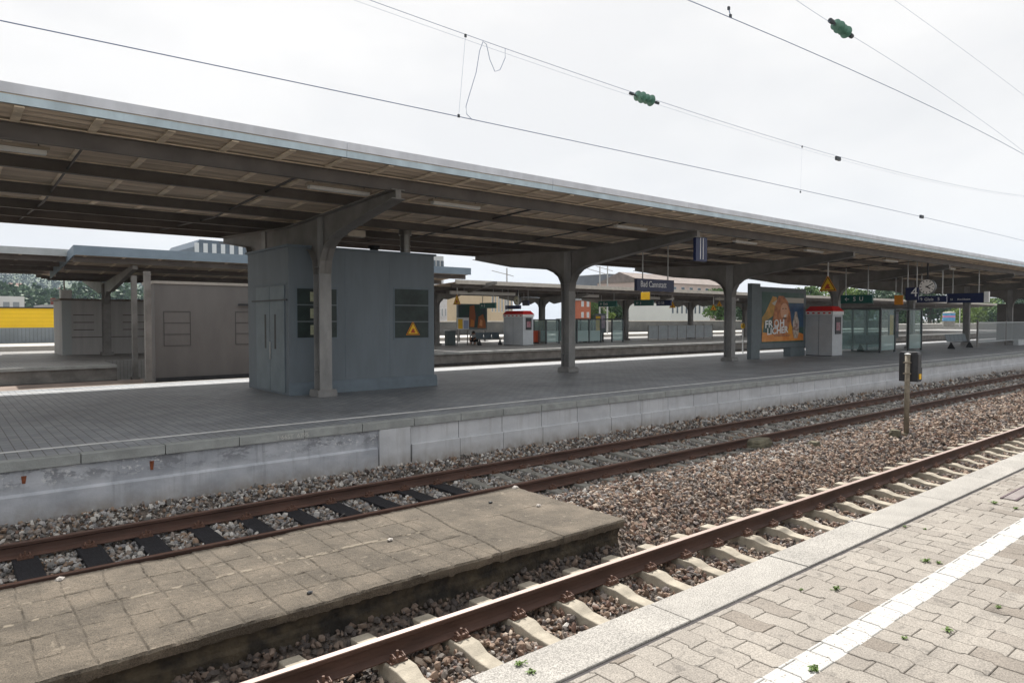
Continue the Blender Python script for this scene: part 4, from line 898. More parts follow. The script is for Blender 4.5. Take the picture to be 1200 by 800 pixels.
def clock(px, py, y, rpx, label, rz=None, face=None):
    """clock facing along the platform"""
    X0 = y / tanat(px); p = onX(px, py, X0); r = pxsize(p, rpx) / math.cos(YAW - math.atan((px - 600) / FPX) - 0) * 1.0
    r = abs(onX(px - rpx, py, X0).y - onX(px + rpx, py, X0).y) / 2; c_ = empty('station_clock', p, label, 'clock')
    def disc(rad, ya, yb, m, nm): return MB().tube([(0, ya, 0), (0, yb, 0)], rad, 32).build(nm, m, c_)
    disc(r, -.09, .09, mat('clock_rim', (.10, .11, .12), .4), 'case'); disc(r * .93, -.096, -.0905, face or mat('clock_face', (.82, .79, .76), .4), 'face')
    mb = MB()
    for k_ in range(12):
        t_ = k_ * math.pi / 6; d = Vector((math.sin(t_), math.cos(t_))); q_ = Vector((d.y, -d.x)) * r * (.045); a0, a1 = d * r * .66, d * r * .86; mb.prismY([(a0.x - q_.x, a0.y - q_.y), (a0.x + q_.x, a0.y + q_.y), (a1.x + q_.x, a1.y + q_.y), (a1.x - q_.x, a1.y - q_.y)], -.099, -.0965)
    mb.build('hour_marks', M_black, c_)
    for t_, l_, w_ in ((R(122), .50, .07), (R(62), .78, .05)):
        d = Vector((math.sin(t_), math.cos(t_))); q_ = Vector((d.y, -d.x)) * r * w_; a1 = d * r * l_; a0 = -d * r * .15; MB().prismY([(a0.x - q_.x, a0.y - q_.y), (a0.x + q_.x, a0.y + q_.y), (a1.x + q_.x, a1.y + q_.y), (a1.x - q_.x, a1.y - q_.y)], -.103, -.0995).build('hand', M_black, c_)
    MB().tube([(0, 0, r * .98), (0, 0, (rz if rz is not None else zroof(y)) - p.z)], .04, 8).build('hanger', M_dark, c_)
    c_.rotation_euler = (0, 0, R(-90)); return c_
clock(1087, 336, 12.4, 9.8, 'round white station clock with black hands hanging from the canopy')
# stairs enclosure with railings at the right end
e0 = onZ(1128, 409, ZP)
sw = empty('stair_railing', (e0.x, e0.y, ZP), 'pale grey stairwell parapet with barred railings near the right edge', 'railing')
part(MB().box((58, 14.6, ZP), (75, 14.9, ZP + .38)), 'parapet', mat('parapet_white', (.50, .53, .55), .7, .1, 3), sw)
mb = MB()
for k_ in range(110): mb.box((52 + k_ * .21, 15.3, ZP + .38), (52.045 + k_ * .21, 15.33, ZP + 1.55))
mb.box((52, 15.29, ZP + 1.55), (75.1, 15.34, ZP + 1.62)); mb.box((52, 15.29, ZP + .30), (75.1, 15.34, ZP + .37)); part(mb, 'bars', mat('railing_grey', (.42, .46, .48), .5), sw)
for x in (52, 57.8, 63.6, 69.4, 75): part(MB().box((x - .06, 15.28, ZP), (x + .06, 15.36, ZP + 1.7)), 'post', M_steel, sw)
bench(47.5, 51.0, 15.4, 'black bench on the platform in front of the barred stair railing')
# dim cabin at the right end of the platform
cb = empty('platform_cabin', (66, 17, ZP), 'dark panelled cabin with small windows at the right edge under the canopy', 'cabin')
M_cab = mat('cabin_paint', (.10, .095, .09), .6, .15, 1); part(MB().box((70, 16.2, ZP), (86, 19.2, 1.3)), 'wall', M_cab, cb)
for x in (70.8, 73.6, 76.4): f = part(MB().box((x, 16.17, -.5), (x + 1.8, 16.198, .6)), 'window', M_bar, cb); sub(MB().box((x + .1, 16.16, -.4), (x + 1.7, 16.169, .5)), 'pane', M_pane, f, cb)
for x, l in ((1010, 'cone'),): pass

# ================================================================== SECOND PAIR OF TRACKS, PLATFORM 2
mb = MB(); mb.add([(-14, YB + .1, -2.80), (140, YB + .1, -2.80), (140, 31.6, -2.80), (-14, 31.6, -2.80)], [(0, 1, 2, 3)]); tag(mb.build('track_bed', M_bed), kind='structure')
for y, l in ((24.0, 'rusty rail of the hidden track just behind the middle platform'), (25.505, 'second rail behind the middle platform'), (28.1, 'third rusty rail before the second platform wall'), (29.605, 'rusty rail nearest the second platform wall')):
    rail(y, 9.5, 130, M_rail_top2, l)
YE2 = 31.3
M_deck2 = brick_deck('deck_pavers_far', (.23, .23, .225), (.28, .275, .265), (.10, .095, .09))
mb = MB(); mb.box((-16, YE2 + .10, -3.1), (5.6, 47.5, ZP)); mb.box((5.6, YE2 + 3.2, -3.1), (11, 47.5, ZP)); mb.box((5.6, YE2 + .1, -3.1), (11, YE2 + 3.199, -2.64)); mb.box((11, YE2 + .10, -3.1), (140, 47.5, ZP)); tag(mb.build('far_platform_deck', M_deck2), kind='structure')
w2 = empty('platform_wall', (20, YE2, -2.6), 'dark stained concrete wall of the second platform behind the tracks', 'platform wall')
for xa, xb in ((-16, 5.6), (11, 140)):
    part(MB().box((xa, YE2, -3.1), (xb, YE2 + .098, ZP - .12)), 'wall', M_far, w2); part(MB().box((xa, YE2 - .08, ZP - .118), (xb, YE2 + .099, ZP + .003)), 'coping', M_copd, w2)
    part(MB().box((xa, YE2 - .10, -2.46), (xb, YE2 - .003, -2.40)), 'ledge', M_dark, w2)
# asphalt crossing at the left between the platforms, with the dark stair house
mb = MB(); mb.box((-14, YB + .2, -3.1), (10.5, YE2 - .11, -2.42)); tag(mb.build('asphalt_crossing', mat('red_asphalt', (.21, .165, .14), .9, .2, 1, .2, 30)), kind='structure')
sh = empty('stair_house', (5.9, 29.2, -2.42), 'dark grey panelled stair house behind the middle platform at left', 'stair house')
M_sh = mat('stair_house_panel', (.150, .145, .142), .7, .08, 1.5, .05, 10, stretch=(1, 1, .3)); M_shl = mat('stair_house_trim', (.36, .34, .31), .7, .1, 4)
gx0 = onY(182, 400, 29.2).x; gx1 = onY(330, 400, 29.2).x; gt = onY(240, 334, 29.2).z
gyb = gx0 * tanat(169)
part(MB().box((gx0, 29.2, -2.42), (gx1, gyb, gt)), 'wall', M_sh, sh)
part(MB().box((gx0 - .05, 29.15, gt + .001), (gx1 + .05, gyb + .05, gt + .11)), 'roof', M_shl, sh)
part(MB().box((gx0, 29.18, -2.42), (gx1, 29.198, -2.25)), 'plinth', M_dark, sh)
for xa, xb in ((192, 223), (276, 320)):
    xa, xb = onY(xa, 380, 29.2).x, onY(xb, 380, 29.2).x; z1, z0 = onY(200, 365, 29.2).z, onY(200, 405, 29.2).z; mb = MB()
    for i in range(4): z_ = z0 + (z1 - z0) * i / 3; mb.box((xa, 29.185, z_ - .012), (xb, 29.199, z_ + .012))
    for x in (xa, xb): mb.box((x - .012, 29.186, z0), (x + .012, 29.1985, z1))
    part(mb, 'blind_window', mat('seam_dark', (.07, .068, .07), .7), sh)
part(MB().box((onY(279, 357, 29.1).x, 29.05, onY(279, 357, 29.1).z - .04), (onY(298, 357, 29.1).x, 29.12, onY(279, 357, 29.1).z + .04)), 'wall_lamp', M_dark, sh)

# canopy over the second platform
YC2 = 40.0; N2, F2 = 34.3, 46.0
def canopy2(x0, x1, yn, yf, zn, zc, mats, label, columns, name='platform_canopy', fh=.26, end=False):
    r_ = empty(name, (x0, YC2, ZP), label, 'canopy')
    zr = lambda y: zc + (zn - zc) * (abs(y - YC2) / (YC2 - yn))
    mb = MB(); mb.prismX([(yn + .05, zn), (YC2, zc), (yf - .05, zr(yf)), (yf - .05, zr(yf) + .08), (YC2, zc + .08), (yn + .05, zn + .08)], x0, x1); part(mb, 'roof_sheet', M_sheet, r_)
    part(MB().box((x0, yn, zn - .03), (x1, yn + .05, zn + fh)), 'fascia', mats, r_); part(MB().box((x0, yf - .05, zr(yf) - .03), (x1, yf, zr(yf) + fh)), 'fascia', mats, r_)
    if end: part(MB().prismX([(yn, zn - .05), (YC2, zc - .10), (YC2, zc + .25), (yn, zn + fh)], x0 - .06, x0 - .002), 'end_fascia', mats, r_)
    for f_ in (.08, .42, .78):
        for s in (0, 1):
            y = YC2 + (yn - YC2) * (1 - f_) if s == 0 else YC2 + (yf - YC2) * (1 - f_)
            part(MB().box((x0, y - .06, zr(y) - .22), (x1, y + .06, zr(y) - .005)), 'purlin', M_purlin, r_)
    mb = MB(); x = x0 + .4
    while x < min(x1, 60): mb.prismX([(yn + .1, zr(yn + .1) - .02), (YC2, zc - .02), (YC2, zc - .002), (yn + .1, zr(yn + .1) - .002)], x - .06, x + .06); x += 1.4
    part(mb, 'battens', M_batten, r_)
    for x in columns:
        c_ = MB(); c_.box((x - .17, YC2 - .2, ZP), (x + .17, YC2 - .17, zc - .3)); c_.box((x - .17, YC2 + .17, ZP), (x + .17, YC2 + .2, zc - .3)); c_.box((x - .06, YC2 - .17, ZP), (x + .06, YC2 + .17, zc - .2)); co = part(c_, 'column', M_steel, r_)
        sub(MB().box((x - .26, YC2 - .3, ZP), (x + .26, YC2 + .3, ZP + .16)), 'column_base', M_steel, co, r_)
        a = MB()
        for s, ye in ((-1, yn + .8), (1, yf - .8)):
            d = abs(ye - YC2); pts = [(0, .75 - .3)] + [(.2, .45), (.3, .95), (.6, 1.28), (1.1, 1.42), (d, zr(ye) - .38)]
            low = [(YC2 + s * .17, .3), (YC2 + s * .2, .75), (YC2 + s * .38, 1.12), (YC2 + s * .8, 1.38), (YC2 + s * 1.4, zc - .72), (ye, zr(ye) - .40)]
            for i in range(5):
                (ya, za), (yb, zb) = low[i], low[i + 1]; a.prismX([(ya, za), (yb, zb), (yb, zr(yb) - .23), (ya, zr(ya) - .23)], x - .10, x + .10)
        part(a, 'cantilever_arm', M_steel, r_)
    return r_
ze2 = onY(700, 335.5, N2).z
colx = lambda px: YC2 / math.tan(YAW - math.atan((px - 600) / FPX))
M_cream = mat('fascia_cream', (.52, .49, .44), .6, .1, 3); M_gfas = mat('fascia_bluegrey', (.19, .25, .31), .5, .08, 2)
XR0, XR1 = onY(88, 290, 32.6).x, onY(552, 322, 32.6).x
canopy2(-20, XR0 + .2, N2, F2, onY(30, 297, N2).z, onY(30, 297, N2).z - .25, mat('fascia_pale', (.42, .46, .48), .5, .1, 2), 'pale edged canopy of the second platform at the far left', [colx(125) - 9.8, ])
canopy2(XR0, XR1, 32.6, 47.0, onY(300, 308.5, 32.6).z, onY(300, 308.5, 32.6).z - .55, M_gfas, 'raised canopy section with a deep blue grey edge on the second platform', [colx(125), colx(125) + 9.8, colx(511)], fh=.36, end=True)
canopy2(XR1 + .1, 125, N2, F2, ze2 - .18, ze2 - .45, M_cream, 'long cream edged canopy of the second platform behind the station sign', [colx(635), colx(733), colx(733) + 9.3, colx(733) + 18.6, colx(733) + 28, colx(733) + 37.5, colx(733) + 47, colx(733) + 56.5], fh=.22)
# the two slim poles in the pit at left
for px, pt, yy, r_w, zb_, l in ((158, 323, 33.3, .10, -2.62, 'slim brown pole left of the dark stair house, the left of two'), (173.5, 318, 29.0, .105, -2.42, 'thicker brown pole at the left corner of the dark stair house')):
    xx = onY(px, 400, yy).x; q_ = empty('steel_pole', (xx, yy, zb_), l, 'pole'); zt_ = onY(px, pt, yy).z
    part(MB().box((xx - r_w, yy - r_w, zb_), (xx + r_w, yy + r_w, zt_)), 'shaft', M_steel, q_); part(MB().box((xx - r_w - .06, yy - r_w - .06, zb_), (xx + r_w + .06, yy + r_w + .06, zb_ + .14)), 'foot', M_steel, q_)
# light grey container house on platform 2
Yh = 41.2; hx0, hx1, hz = onY(73, 400, Yh).x, onY(240, 400, Yh).x, onY(110, 352.5, Yh).z
g2 = empty('grey_cabin', (hx0, Yh, ZP), 'light grey panelled cabin with a brown roof edge on the second platform', 'cabin')
M_g2 = mat('cabin_grey', (.40, .39, .38), .75, .08, 1.5, stretch=(3, 1, .3)); part(MB().box((hx0, Yh, ZP), (hx1, Yh + 3, hz)), 'wall', M_g2, g2)
part(MB().box((hx0 - .08, Yh - .08, hz + .001), (hx1, Yh + 3.1, hz + .10)), 'roof', mat('brown_edge', (.17, .14, .12), .7), g2)
part(MB().box((hx0, Yh - .03, ZP), (onY(84, 400, Yh).x, Yh - .002, hz)), 'corner_post', mat('pale_post', (.36, .38, .38), .6), g2)
for a0, a1 in ((86, 110), (144, 170)):
    xa, xb = onY(a0, 380, Yh).x, onY(a1, 380, Yh).x; z1, z0 = onY(100, 369, Yh).z, onY(100, 395, Yh).z; mb = MB()
    for i in range(4): z_ = z0 + (z1 - z0) * i / 3; mb.box((xa, Yh - .03, z_ - .02), (xb, Yh - .001, z_ + .02))
    part(mb, 'blind_window', mat('brown_seam', (.12, .10, .09), .8), g2)
part(MB().box((hx0, Yh - .02, onY(100, 395, Yh).z - .02), (hx1, Yh - .0012, onY(100, 395, Yh).z + .02)), 'seam', mat('brown_seam', (.12, .1, .09)), g2)
part(MB().tube([(hx0 + .2, Yh + .6, hz + .1), (hx0 + .2, Yh + .6, hz + 2.4)], .035, 8), 'mast', M_white, g2)
part(MB().box((hx0 + .02, Yh + .4, hz + .101), (hx0 + .5, Yh + .9, hz + .55)), 'roof_box', M_white, g2)

# furniture of platform 2
kc2 = onZ(613, 405, ZP)
kb2 = kc2.x * math.tan(YAW - math.atan((590 - 600) / FPX))
kiosk((kc2.x, kc2.y), kb2, onY(625, 400, kc2.y).x, onY(613, 364, kc2.y).z, 'white vending kiosk with a red cap on the second platform')
Z2R = ze2 - .3
hang_board(562, 580, 355, 361, 37.0, M_green, 'dark green exit board on the second platform, leftmost of three', '\u2190 S', roofz=Z2R)
hang_board(701, 722, 353, 359, 37.0, M_green, 'dark green exit board on the second platform, middle of three', '\u2190 Exit', roofz=Z2R)
hang_board(743, 765, 352, 358, 37.0, M_green, 'dark green exit board on the second platform under the station sign', '\u2190  i', roofz=Z2R)
hang_board(769, 786, 352, 358, 36.0, M_navy, 'small navy train display on the second platform right of the green board', 'S2 S3', roofz=Z2R)
hang_board(592, 609, 358, 362, 36.0, M_navy, 'slim navy board below the clock on the second platform', '5', roofz=Z2R)
hang_board(612, 619, 352, 358, 36.5, M_navy, 'small dark blue number board right of the far clock', '', roofz=Z2R)
hang_board(751, 761, 342.5, 351, 30.9, M_yellow, 'yellow square notice hanging just below the station name sign', '', depth=.06, roofz=ze2)
clock(606.5, 352, 36.2, 3.6, 'small round clock hanging over the far vending kiosk', rz=Z2R, face=mat('clock_face_far', (.62, .60, .45), .4))
def far_tri(px, py, y, s, label): hang_tri(px, py, y, s * 14, label, rz=Z2R + .2)
far_tri(535.5, 352.5, 35.5, .62, 'small yellow triangle sign hanging under the far canopy beside the hut')
far_tri(788, 358, 35.5, .55, 'small yellow triangle sign under the far canopy right of the station sign')
far_tri(836, 361, 35.5, .55, 'small yellow triangle under the far canopy left of the third column')
far_tri(843, 356.5, 36.5, .5, 'tiny orange triangle under the far canopy touching the third column')
M_tray = mat('light_tray', (.62, .62, .60), .5, .05, 2)
for a0, a1, py, l in ((529, 604, 342.5, 'long white lamp trough under the far canopy left of the second column'), (672, 702, 346, 'white lamp trough under the far canopy right of the second column'), (762, 790, 349, 'short white lamp trough under the far canopy below the station sign'), (840, 866, 350, 'short white lamp trough behind the third column')):
    pa = onY(a0, py, 36.2); xb = onY(a1, py, 36.2).x; q_ = empty('lamp_trough', (pa.x, 36.2, pa.z), l, 'lamp'); part(MB().box((pa.x, 36.2, pa.z - .10), (xb, 36.4, pa.z + .10)), 'trough', M_tray, q_)
    for f_ in (.2, .8): part(MB().tube([(pa.x + (xb - pa.x) * f_, 36.3, pa.z + .1), (pa.x + (xb - pa.x) * f_, 36.3, Z2R)], .02, 6), 'hanger', M_galv, q_)
s0 = onY(676, 400, 37.2).x; s1 = onY(730, 400, 37.2).x
shelter(s0, s1, 37.2, 39.4, .05, 'glass waiting shelter on the second platform behind the second column', posters=((.68, 0),), npan=4)
s0 = onY(640, 400, 37.6).x; s1 = onY(655, 400, 37.6).x; shelter(s0, s1, 37.6, 39.0, .0, 'narrow glass shelter on the second platform left of the second column', npan=1)
bench(onY(684, 400, 38.4).x, onY(700, 400, 38.4).x, 38.4, 'dark mesh bench in the far glass shelter'); bench(onY(560, 400, 38.2).x, onY(588, 400, 38.2).x, 38.2, 'long mesh bench left of the far vending kiosk')
# timetable stand and poster on platform 2
q_ = empty('timetable_board', onY(536, 400, 39), 'timetable board with a yellow sheet beside the sitting person', 'board'); y = 39.
xa, xb, z1, z0 = onY(536, 380, y).x, onY(549.5, 380, y).x, onY(540, 372, y).z, onY(540, 386, y).z
part(MB().box((xa, y, z0), (xb, y + .08, z1)), 'board', M_white, q_); part(MB().box((xa + .06, y - .01, z0 + .05), (xa + (xb - xa) * .45, y - .002, z1 - .1)), 'yellow_sheet', M_yellow, q_); part(MB().box((xa + (xb - xa) * .55, y - .01, z0 + .05), (xb - .05, y - .002, z1 - .2)), 'blue_sheet', mat('map_sheet2', (.3, .35, .5), .6), q_)
for x in (xa + .05, xb - .05): part(MB().box((x - .03, y + .081, ZP), (x + .03, y + .12, z1)), 'leg', M_steel, q_)
q_ = empty('advertising_billboard', onY(553, 400, 46.5), 'large dark orange and brown poster behind the sitting person', 'billboard'); y = 46.5
xa, xb, z1, z0 = onY(536, 380, y).x, onY(571, 380, y).x, onY(550, 356, y).z, onY(550, 386, y).z
part(MB().box((xa, y, z0), (xb, y + .15, z1)), 'cabinet', M_bbf, q_)
part(MB().box((xa + .15, y - .01, z0 + .15), (xb - .15, y - .001, z1 - .1)), 'poster', mat('poster_dark', (.02, .07, .05), .5, c2=(.04, .05, .07), vscale=1.5), q_)
for pts, cc_ in (([(.38, .1), (.40, .9), (.55, .95), (.60, .5), (.55, .1)], (.30, .10, .04)), ([(.66, .05), (.70, .5), (.85, .6), (.93, .3), (.95, .05)], (.32, .11, .04)), ([(.42, .1), (.44, .4), (.55, .35), (.55, .1)], (.55, .2, .04)), ([(.72, .15), (.75, .4), (.83, .35), (.82, .12)], (.60, .28, .12))):
    part(MB().prismY([(xa + (xb - xa) * u, z0 + (z1 - z0) * v) for u, v in pts], y - .016 - cc_[0] * .02, y - .0105), 'poster_shape', mat('ps%d' % int(cc_[0] * 100 + cc_[1] * 1000), cc_, .6), q_)
for x in (xa + .2, xb - .2): part(MB().box((x - .06, y + .02, ZP), (x + .06, y + .14, z0)), 'leg', M_steel, q_)
# far side railing / panels on platform 2 to the right
q_ = empty('stair_railing', onZ(765, 400, ZP), 'pale grey panel railing on the second platform below the station sign', 'railing'); y = 38.0; M_rp = mat('railing_panel', (.33, .36, .38), .6, .1, 2)
xa, xb = onY(760, 380, y).x, onY(835, 380, y).x
n_ = 7
for i in range(n_): part(MB().box((xa + (xb - xa) * i / n_ + .05, y, ZP + .15), (xa + (xb - xa) * (i + 1) / n_ - .05, y + .03, ZP + 1.25)), 'railing_panel', M_rp, q_)
for i in range(n_ + 1): part(MB().box((xa + (xb - xa) * i / n_ - .04, y - .01, ZP), (xa + (xb - xa) * i / n_ + .04, y + .05, ZP + 1.35)), 'post', M_steel, q_)
# litter bin on platform 2
q_ = empty('litter_bin', onZ(528, 401, ZP), 'grey green litter bin on the second platform left of the timetable board', 'bin'); y = 39.6; xx = onY(530, 400, y).x; part(MB().box((xx - .3, y, ZP), (xx + .3, y + .5, ZP + 1.0)), 'body', mat('bin_green', (.10, .13, .13), .6), q_, bevel=.03); part(MB().box((xx - .33, y - .03, ZP + 1.001), (xx + .33, y + .53, ZP + 1.07)), 'lid', M_galv, q_)
q_ = empty('litter_bin', onZ(635, 400, ZP), 'bright orange red bin beside the far vending kiosk', 'bin'); y = 38.5; xx = onY(630, 400, y).x; part(MB().box((xx - .28, y, ZP + .1), (xx + .28, y + .4, ZP + .95)), 'body', mat('bin_orange', (.65, .09, .03), .5), q_, bevel=.03); part(MB().box((xx - .2, y + .05, ZP), (xx + .2, y + .35, ZP + .1)), 'foot', M_dark, q_)
# small wayfinding post with yellow head between columns 2 and 3
q_ = empty('marker_post', onZ(870, 412, ZP), 'thin white post with a small yellow head right of the third column', 'post'); y = 20.6; xx = onY(870.5, 400, y).x; z_ = onY(870, 384, y).z; part(MB().tube([(xx, y, ZP), (xx, y, z_)], .035, 8), 'shaft', M_white, q_); part(MB().tube([(xx - .0, y - .04, z_ + .10), (xx, y + .04, z_ + .10)], .15, 12), 'head', M_yellow, q_)

# ---- the person on platform 2, sitting on the ground-level ledge and bending forward
def skin_body(name, joints, edges, radii, m, parent):
    me = bpy.data.meshes.new(name); me.from_pydata(joints, edges, []); o = bpy.data.objects.new(name, me); col.objects.link(o); o.parent = parent
    sk = o.modifiers.new('skin', 'SKIN'); sk.use_smooth_shade = True
    me.skin_vertices.new(name='') if not me.skin_vertices else None
    for i, r in enumerate(radii): me.skin_vertices[0].data[i].radius = (r, r)
    me.skin_vertices[0].data[0].use_root = True
    ss = o.modifiers.new('sub', 'SUBSURF'); ss.levels = 2; ss.render_levels = 2; me.materials.append(m); return o
pp = onZ(556, 403.5, ZP); Yp = pp.y
per = empty('person', (pp.x, pp.y, ZP), 'person in a pale grey top and black trousers sitting low and bending forward', 'person')
M_skin = mat('skin', (.50, .28, .19), .6); M_top = mat('grey_top', (.70, .71, .73), .85, .15, 12); M_tr = mat('black_trousers', (.02, .02, .024), .8); M_hair = mat('dark_hair', (.03, .02, .016), .6)
S_ = 1.0
jt = [(0, 0, .36), (-.10, -.03, .52), (-.26, -.05, .68), (-.34, -.06, .74), (-.42, -.07, .77), (-.50, -.08, .72),                       # pelvis, spine, chest, neck, head
      (-.30, -.23, .70), (-.40, -.27, .46), (-.56, -.16, .33), (-.63, -.13, .31), (-.30, .12, .70), (-.40, .16, .46), (-.56, .05, .33), (-.63, .02, .31),
      (-.04, -.10, .35), (-.42, -.17, .42), (-.38, -.18, .10), (-.50, -.19, .05), (-.04, .08, .35), (-.42, .12, .42), (-.38, .13, .10), (-.50, .14, .05)]
ed = [(0, 1), (1, 2), (2, 3), (3, 4), (4, 5), (2, 6), (6, 7), (7, 8), (8, 9), (2, 10), (10, 11), (11, 12), (12, 13), (0, 14), (14, 15), (15, 16), (16, 17), (0, 18), (18, 19), (19, 20), (20, 21)]
rd = [.15, .145, .16, .065, .095, .10, .065, .05, .035, .04, .065, .05, .035, .04, .11, .08, .055, .05, .11, .08, .055, .05]
skin_body('body', jt, ed, rd, M_skin, per)
g_ = lambda idx: ([jt[i] for i in idx])
skin_body('top', [jt[0], jt[1], jt[2], (-.31, -.055, .715), jt[6], jt[7], jt[10], jt[11]], [(0, 1), (1, 2), (2, 3), (2, 4), (4, 5), (2, 6), (6, 7)], [.165, .165, .18, .08, .08, .062, .08, .062], M_top, per)
skin_body('trousers', [(0, 0, .33), jt[14], jt[15], (-.385, -.18, .14), jt[18], jt[19], (-.385, .13, .14)], [(0, 1), (1, 2), (2, 3), (0, 4), (4, 5), (5, 6)], [.175, .13, .10, .07, .13, .10, .07], M_tr, per)
hr = MB(); 
for i in range(7):
    for k_ in range(12):
        th_ = math.pi * i / 10; ph_ = 2 * math.pi * k_ / 12; hr.v.append((-.445 + .125 * math.sin(th_) * math.cos(ph_), -.073 + .115 * math.sin(th_) * math.sin(ph_), .775 + .125 * math.cos(th_)))
for i in range(6):
    for k_ in range(12): hr.f.append((i * 12 + k_, i * 12 + (k_ + 1) % 12, (i + 1) * 12 + (k_ + 1) % 12, (i + 1) * 12 + k_)); hr.m.append(0)
hr.build('hair', M_hair, per, smooth=True)
per.rotation_euler = (0, 0, R(35)); per.scale = (1.1, 1.1, 1.1)
st_ = empty('low_stool', (pp.x, pp.y, ZP), 'low dark seat the bending person sits on', 'seat'); part(MB().box((pp.x - .2, pp.y - .2, ZP + .16), (pp.x + .2, pp.y + .2, ZP + .22)), 'seat', M_dark, st_)
for dx in (-.15, .15):
    for dy in (-.15, .15): part(MB().box((pp.x + dx - .02, pp.y + dy - .02, ZP), (pp.x + dx + .02, pp.y + dy + .02, ZP + .16)), 'leg', M_dark, st_)

# ================================================================== BEYOND: third platform, walls, buildings
M_lit3 = mat('pale_paving', (.42, .41, .38), .7, .1, 2)
mb = MB(); mb.box((-20, 58.0, -3.2), (150, 66.0, ZP - .05)); tag(mb.build('third_platform', M_lit3), kind='structure')
mb = MB(); mb.add([(-20, 47.5, -2.85), (150, 47.5, -2.85), (150, 58.0, -2.85), (-20, 58, -2.85)], [(0, 1, 2, 3)]); tag(mb.build('track_bed', M_bed), kind='structure')
def boxpx(name, label, cat, px0, px1, py0, py1, Y, depth, m, pname='wall', z0=None):
    """a building whose near face spans the measured pixels at distance Y"""
    xa, xb = (Y + depth) / tanat(px0), onY(px1, 374, Y).x; pm = (px0 + px1) / 2; zt = onY(pm, py0, Y).z; zb = onY(pm, py1, Y).z if z0 is None else z0
    r_ = empty(name, (xa, Y, zb), label, cat); part(MB().box((xa, Y, zb), (xb, Y + depth, zt)), pname, m, r_); return r_, xa, xb, zb, zt
# yellow wall at the left
r_, xa, xb, zb, zt = boxpx('yellow_freight_wall', 'bright yellow corrugated wall over a grey base at the far left', 'wall', -90, 100, 361, 384, 66.2, 1.2, mat('yellow_sheet', (.86, .56, .02), .5, .04, 1), 'yellow_panel')
part(MB().box((xa, 66.15, -3), (xb, 67.3, zb - .02)), 'grey_base', mat('blue_grey_base', (.23, .26, .28), .7, .1, 1), r_); part(MB().box((xa, 66.1, zt + .001), (xb, 67.5, zt + .10)), 'cap', M_dark, r_)
mb = MB()
for i in range(40): x = xa + (xb - xa) * i / 40; mb.box((x, 66.13, -1.75), (x + .05, 66.149, zb - .03))
for i in range(5): z_ = zb + (zt - zb) * (i + .5) / 5; mb.box((xa, 66.185, z_), (xb, 66.199, z_ + .025), 1)
part(mb, 'ribs', [mat('rib_grey', (.18, .2, .22)), mat('rib_yellow', (.7, .43, .02))], r_)
# white far building at the left edge
r_, xa, xb, zb, zt = boxpx('white_building', 'long white flat building beyond the yellow wall at far left', 'building', -80, 29, 346.5, 366, 150, 25, mat('white_wall', (.75, .75, .75), .7, .04, .2))
for i in range(8): x = xa + (xb - xa) * (.10 + i * .11); part(MB().box((x, 149.9, zb + .5), (x + .9, 149.99, zt - 1.0)), 'window', mat('bgwin', (.30, .33, .36), .3), r_)
r_, xa, xb, zb, zt = boxpx('low_shed', 'low pale shed with a dark red chimney beyond the yellow wall', 'building', 40, 74, 357, 366, 120, 12, mat('shed_pale', (.45, .45, .47), .7, .1, .5)); cx_ = onY(60, 360, 121).x; part(MB().box((cx_, 121, zt), (cx_ + .55, 121.6, zt + 1.0)), 'chimney', mat('brickred', (.16, .05, .04), .8), r_)
# retaining wall behind the second platform
rw = empty('retaining_wall', (20, 67, -3), 'long dark concrete retaining wall in front of the far buildings', 'wall')
xa = onY(505, 374, 67).x; part(MB().box((xa, 67, -3), (170, 67.5, onY(600, 377, 67).z)), 'wall', mat('retaining_dark', (.12, .12, .115), .9, .2, .6), rw); part(MB().box((xa, 66.9, onY(600, 377, 67).z + .001), (170, 67.6, onY(600, 377, 67).z + .12)), 'coping', M_cream, rw)
def house(name, label, px0, px1, pytop, Y, depth, wallm, win, rows=2, cols=4, roofm=None, roofh=0., z0=-3.):
    r_, xa, xb, zb, zt = boxpx(name, label, 'building', px0, px1, pytop, 377, Y, depth, wallm, z0=z0)
    if rows:
        h = (zt + .6) / rows
        for i in range(rows):
            for j in range(cols):
                x = xa + (xb - xa) * (j + .28) / cols; z_ = -.2 + h * i + h * .25; wd = (xb - xa) / cols * .42
                f = part(MB().box((x, Y - .06, z_), (x + wd, Y - .001, z_ + h * .5)), 'window', M_white, r_); sub(MB().box((x + .08, Y - .08, z_ + .08), (x + wd - .08, Y - .061, z_ + h * .5 - .08)), 'pane', win, f, r_)
    if roofh > 0:
        ym = Y + depth / 2; part(MB().prismX([(Y - .4, zt), (Y + depth + .4, zt), (ym, zt + roofh)], xa - .3, xb + .3), 'roof', roofm, r_)
    else: part(MB().box((xa - .2, Y - .2, zt + .001), (xb + .2, Y + depth + .2, zt + .25)), 'roof', roofm or M_galv, r_)
    return r_
M_win = mat('far_window', (.10, .13, .16), .25, .2, 1)
house('beige_house', 'cream yellow building behind the person and posters', 523, 601, 338, 84, 12, mat('cream_wall', (.62, .50, .35), .8, .06, .3), M_win, 1, 7)
house('white_house', 'white shopfront building seen right beside the hut at its right edge', 505, 524, 340, 80, 1.5, mat('white_plaster', (.68, .66, .66), .8, .12, .8), M_win, 2, 3)
house('orange_house', 'orange red fronted building behind the second column', 668, 692, 352, 90, 2.5, mat('orange_wall', (.42, .13, .07), .8, .06, .3), mat('pale_pane', (.5, .55, .6), .3), 2, 2)
house('long_white_building', 'long white building with small dark windows behind the second platform', 730, 832, 346, 98, 14, mat('white_wall2', (.72, .74, .72), .8, .04, .2), M_win, 1, 9)
house('grey_office', 'grey white glazed office right of the long white building', 838, 872, 350, 104, 5, mat('office_pale', (.5, .52, .52), .7, .1, .4), M_win, 2, 6)
